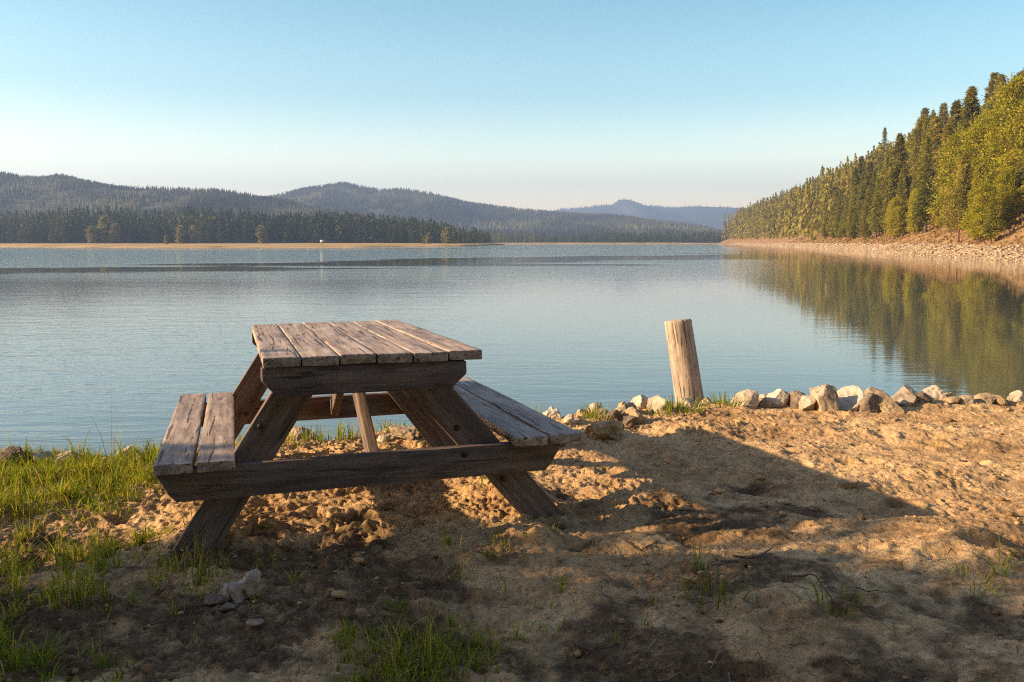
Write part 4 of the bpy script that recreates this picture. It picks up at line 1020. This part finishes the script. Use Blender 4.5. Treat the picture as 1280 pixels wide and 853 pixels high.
hill('left_hill', 'long wooded hill behind the left shore', [(-300, 196), (-150, 200), (-60, 205), (0, 214), (40, 222), (75, 222), (85, 219), (110, 226), (150, 234), (200, 237), (240, 236), (290, 238), (330, 246), (380, 254), (450, 266), (540, 282), (620, 299)], 1200, 480, 350, M['hill'], 7.2, 42000, 3, .1, 'forest cloaking the long left hill')
hill('middle_hill', 'rounded wooded hill rising in the middle distance', [(200, 262), (300, 252), (350, 245), (385, 236), (430, 229), (460, 234), (480, 238), (510, 237), (545, 243), (585, 253), (640, 260), (700, 266), (760, 270), (830, 280), (880, 292), (900, 297), (960, 301)], 2000, 800, 500, M['hill'], 8.5, 40000, 5, .1, 'forest cloaking the rounded middle hill')
hill('far_hill', 'far blue ridge with a small flat topped knob', [(450, 272), (600, 264), (690, 262), (735, 258), (764, 255), (773, 248.5), (785, 248.5), (800, 255), (830, 259), (865, 256.5), (930, 259), (1000, 262), (1200, 268), (1400, 280)], 4600, 1500, 900, M['hill_far'], 12, 9000, 8, .1, 'forest on the far blue ridge', relief=.10)
# land behind the wood and hills
V = np.array([(-9000, 640, WATER_Z + .3), (-8, 640, WATER_Z + .3), (-8, 1150, WATER_Z + .3), (420, 1150, WATER_Z + .3), (420, 990, WATER_Z + .3), (9000, 990, WATER_Z + .3), (9000, 9000, WATER_Z + .3), (-9000, 9000, WATER_Z + .3)])
me = bpy.data.meshes.new('far_land'); me.from_pydata([tuple(v) for v in V], [], [tuple(range(8))]); me.materials.append(M['hill'])
o = bpy.data.objects.new('far_land', me); COL.objects.link(o); tag(o, 'flat land beyond the far shore', 'land', kind='structure')

# ------------------------------------------------------------------ shrubs left of the frame that shade the foreground
SHB = [clumpy_mesh(500 + i, 3.2, 1.55, .04, 58, 62, .17, .11, 0, 'ellipsoid', .26, .02, .8) for i in range(2)]
BK = [Kind('shrub', 'shrub', *s, M['bush'], M['bark']) for s in SHB]
for i, (x, y, sc, tz, lab) in enumerate([(-8.4, 1.2, 1.0, 1.25, 'dense green shrub on the shore left of the grass'), (-9.7, .75, .95, 1.28, 'slimmer taller shrub growing close behind the dense one'), (-9.2, -.9, 1.25, 1.15, 'second taller shrub beside it further from the water'), (-8.8, -3.6, 1.3, 1.2, 'third broad shrub furthest from the water')]):
    BK[i % 2].put((x, y, gz(x, y) - .1), i * 2.1, sc, lab, None, tz)

for i, (x, y, sc) in enumerate([(-13, -.9, .56), (-13.5, -3.6, .6), (-11.5, -7.2, .65)]):
    BROAD[i % 2].put((x, y, gz(x, y) - .1), i * 1.9, sc, ['young leafy tree behind the shrubs of the left shore', 'second young leafy tree behind the shrubs', 'third young leafy tree at the edge of the added conifers behind the beach'][i], None, 1.0, M['bush'])
rb2 = np.random.default_rng(8)  # unseen conifers added behind the camera to cut sky light on the foreground
for i, x in enumerate(np.arange(-26, 27, 3.1)):
    y = -8.5 - 3.5 * (i % 2) - rb2.uniform(0, 2)
    kd = (FIR + PINE)[i % 7]
    kd.put((x, y, gz(x, y) - .2), i * 1.1, rb2.uniform(1.0, 1.5), 'tall unseen conifer added behind the beach to block sky light', 'conifers added behind the beach to block sky light')
# ------------------------------------------------------------------ air, sky, sun
def haze():
    V, Q = boxm((-3200, -300, WATER_Z - 4), (3600, 6300, 420))
    m = bpy.data.materials.new('haze'); m.use_nodes = True; nt = m.node_tree; nt.nodes.clear()
    pv = nt.nodes.new('ShaderNodeVolumePrincipled'); pv.inputs['Color'].default_value = (.41, .59, 1.0, 1); pv.inputs['Density'].default_value = HAZE
    pv.inputs['Anisotropy'].default_value = .2
    o = nt.nodes.new('ShaderNodeOutputMaterial'); nt.links.new(pv.outputs[0], o.inputs['Volume'])
    h = mk('haze', V, Q, m); tag(h, 'pale blue haze over the lake and hills', 'haze', kind='stuff'); h.display_type = 'WIRE'
HAZE = .00026
haze()
W = bpy.data.worlds.new('World'); S.world = W; W.use_nodes = True; nt = W.node_tree; nt.nodes.clear()
sky = nt.nodes.new('ShaderNodeTexSky'); sky.sky_type = 'NISHITA'; sky.sun_disc = False
sky.sun_elevation = SUN_EL; sky.sun_rotation = math.atan2(-SUN_DIR[0], -SUN_DIR[1]); sky.altitude = 400; sky.air_density = 1.0; sky.dust_density = 1.0; sky.ozone_density = 1.0
bg = nt.nodes.new('ShaderNodeBackground'); bg.inputs[1].default_value = .085
hs_ = nd(nt, 'ShaderNodeHueSaturation', {'Hue': .49, 'Saturation': 1.2, 'Value': 1.0, 'Color': sky.outputs[0]}).outputs[0]
zz_ = nd(nt, 'ShaderNodeSeparateXYZ', {0: nd(nt, 'ShaderNodeTexCoord').outputs['Generated']}).outputs[2]
tone = ramp(nt, zz_, [(0, (1.42, .95, .60)), (.085, (1.06, .84, .61)), (.17, (.58, .61, .52)), (.29, (.41, .52, .465)), (.50, (.62, .50, .50)), (1, (.66, .49, .49))], 'EASE')
skyc = mixc(nt, 1.0, hs_, nd(nt, 'ShaderNodeVectorMath', {0: tone, 'Scale': 2.0}, operation='SCALE').outputs[0], 'MULTIPLY')
cirrus = noise(nt, mapping(nt, nd(nt, 'ShaderNodeTexCoord').outputs['Generated'], (1.6, 1.6, 26), (4, 2, 0), (0, R_(3), 0)), 1.6, 5, .6, dist=.5)
cf = math_(nt, 'MULTIPLY', ramp(nt, cirrus, [(.50, (0, 0, 0)), (.72, (.34,) * 3)]), nd(nt, 'ShaderNodeMapRange', {0: zz_, 1: .05, 2: .16, 3: 1.0, 4: .12}).outputs[0])
skyc = mixc(nt, cf, skyc, mixc(nt, 1.0, skyc, (1.22, 1.05, .98), 'MULTIPLY'))
nt.links.new(skyc, bg.inputs[0])
wo = nt.nodes.new('ShaderNodeOutputWorld'); nt.links.new(bg.outputs[0], wo.inputs[0])
sd = bpy.data.lights.new('sun', 'SUN'); sd.energy = 5.0; sd.angle = R_(.55); sd.color = (1.0, .745, .44)
sun = bpy.data.objects.new('sun', sd); COL.objects.link(sun)
ldir = Vector((SUN_DIR[0] * math.cos(SUN_EL), SUN_DIR[1] * math.cos(SUN_EL), -math.sin(SUN_EL)))
sun.rotation_euler = ldir.to_track_quat('-Z', 'Y').to_euler()
vs = S.view_settings; vs.view_transform = 'Standard'; vs.look = 'None'; vs.gamma = 1; vs.exposure = 1.43; vs.use_curve_mapping = False
cy = S.cycles; cy.max_bounces = 6; cy.diffuse_bounces = 3; cy.glossy_bounces = 3; cy.transmission_bounces = 4; cy.volume_bounces = 0; cy.transparent_max_bounces = 8
cy.use_denoising = False; cy.pixel_filter_type = 'BLACKMAN_HARRIS'; cy.filter_width = 1.15; cy.sample_clamp_indirect = 6
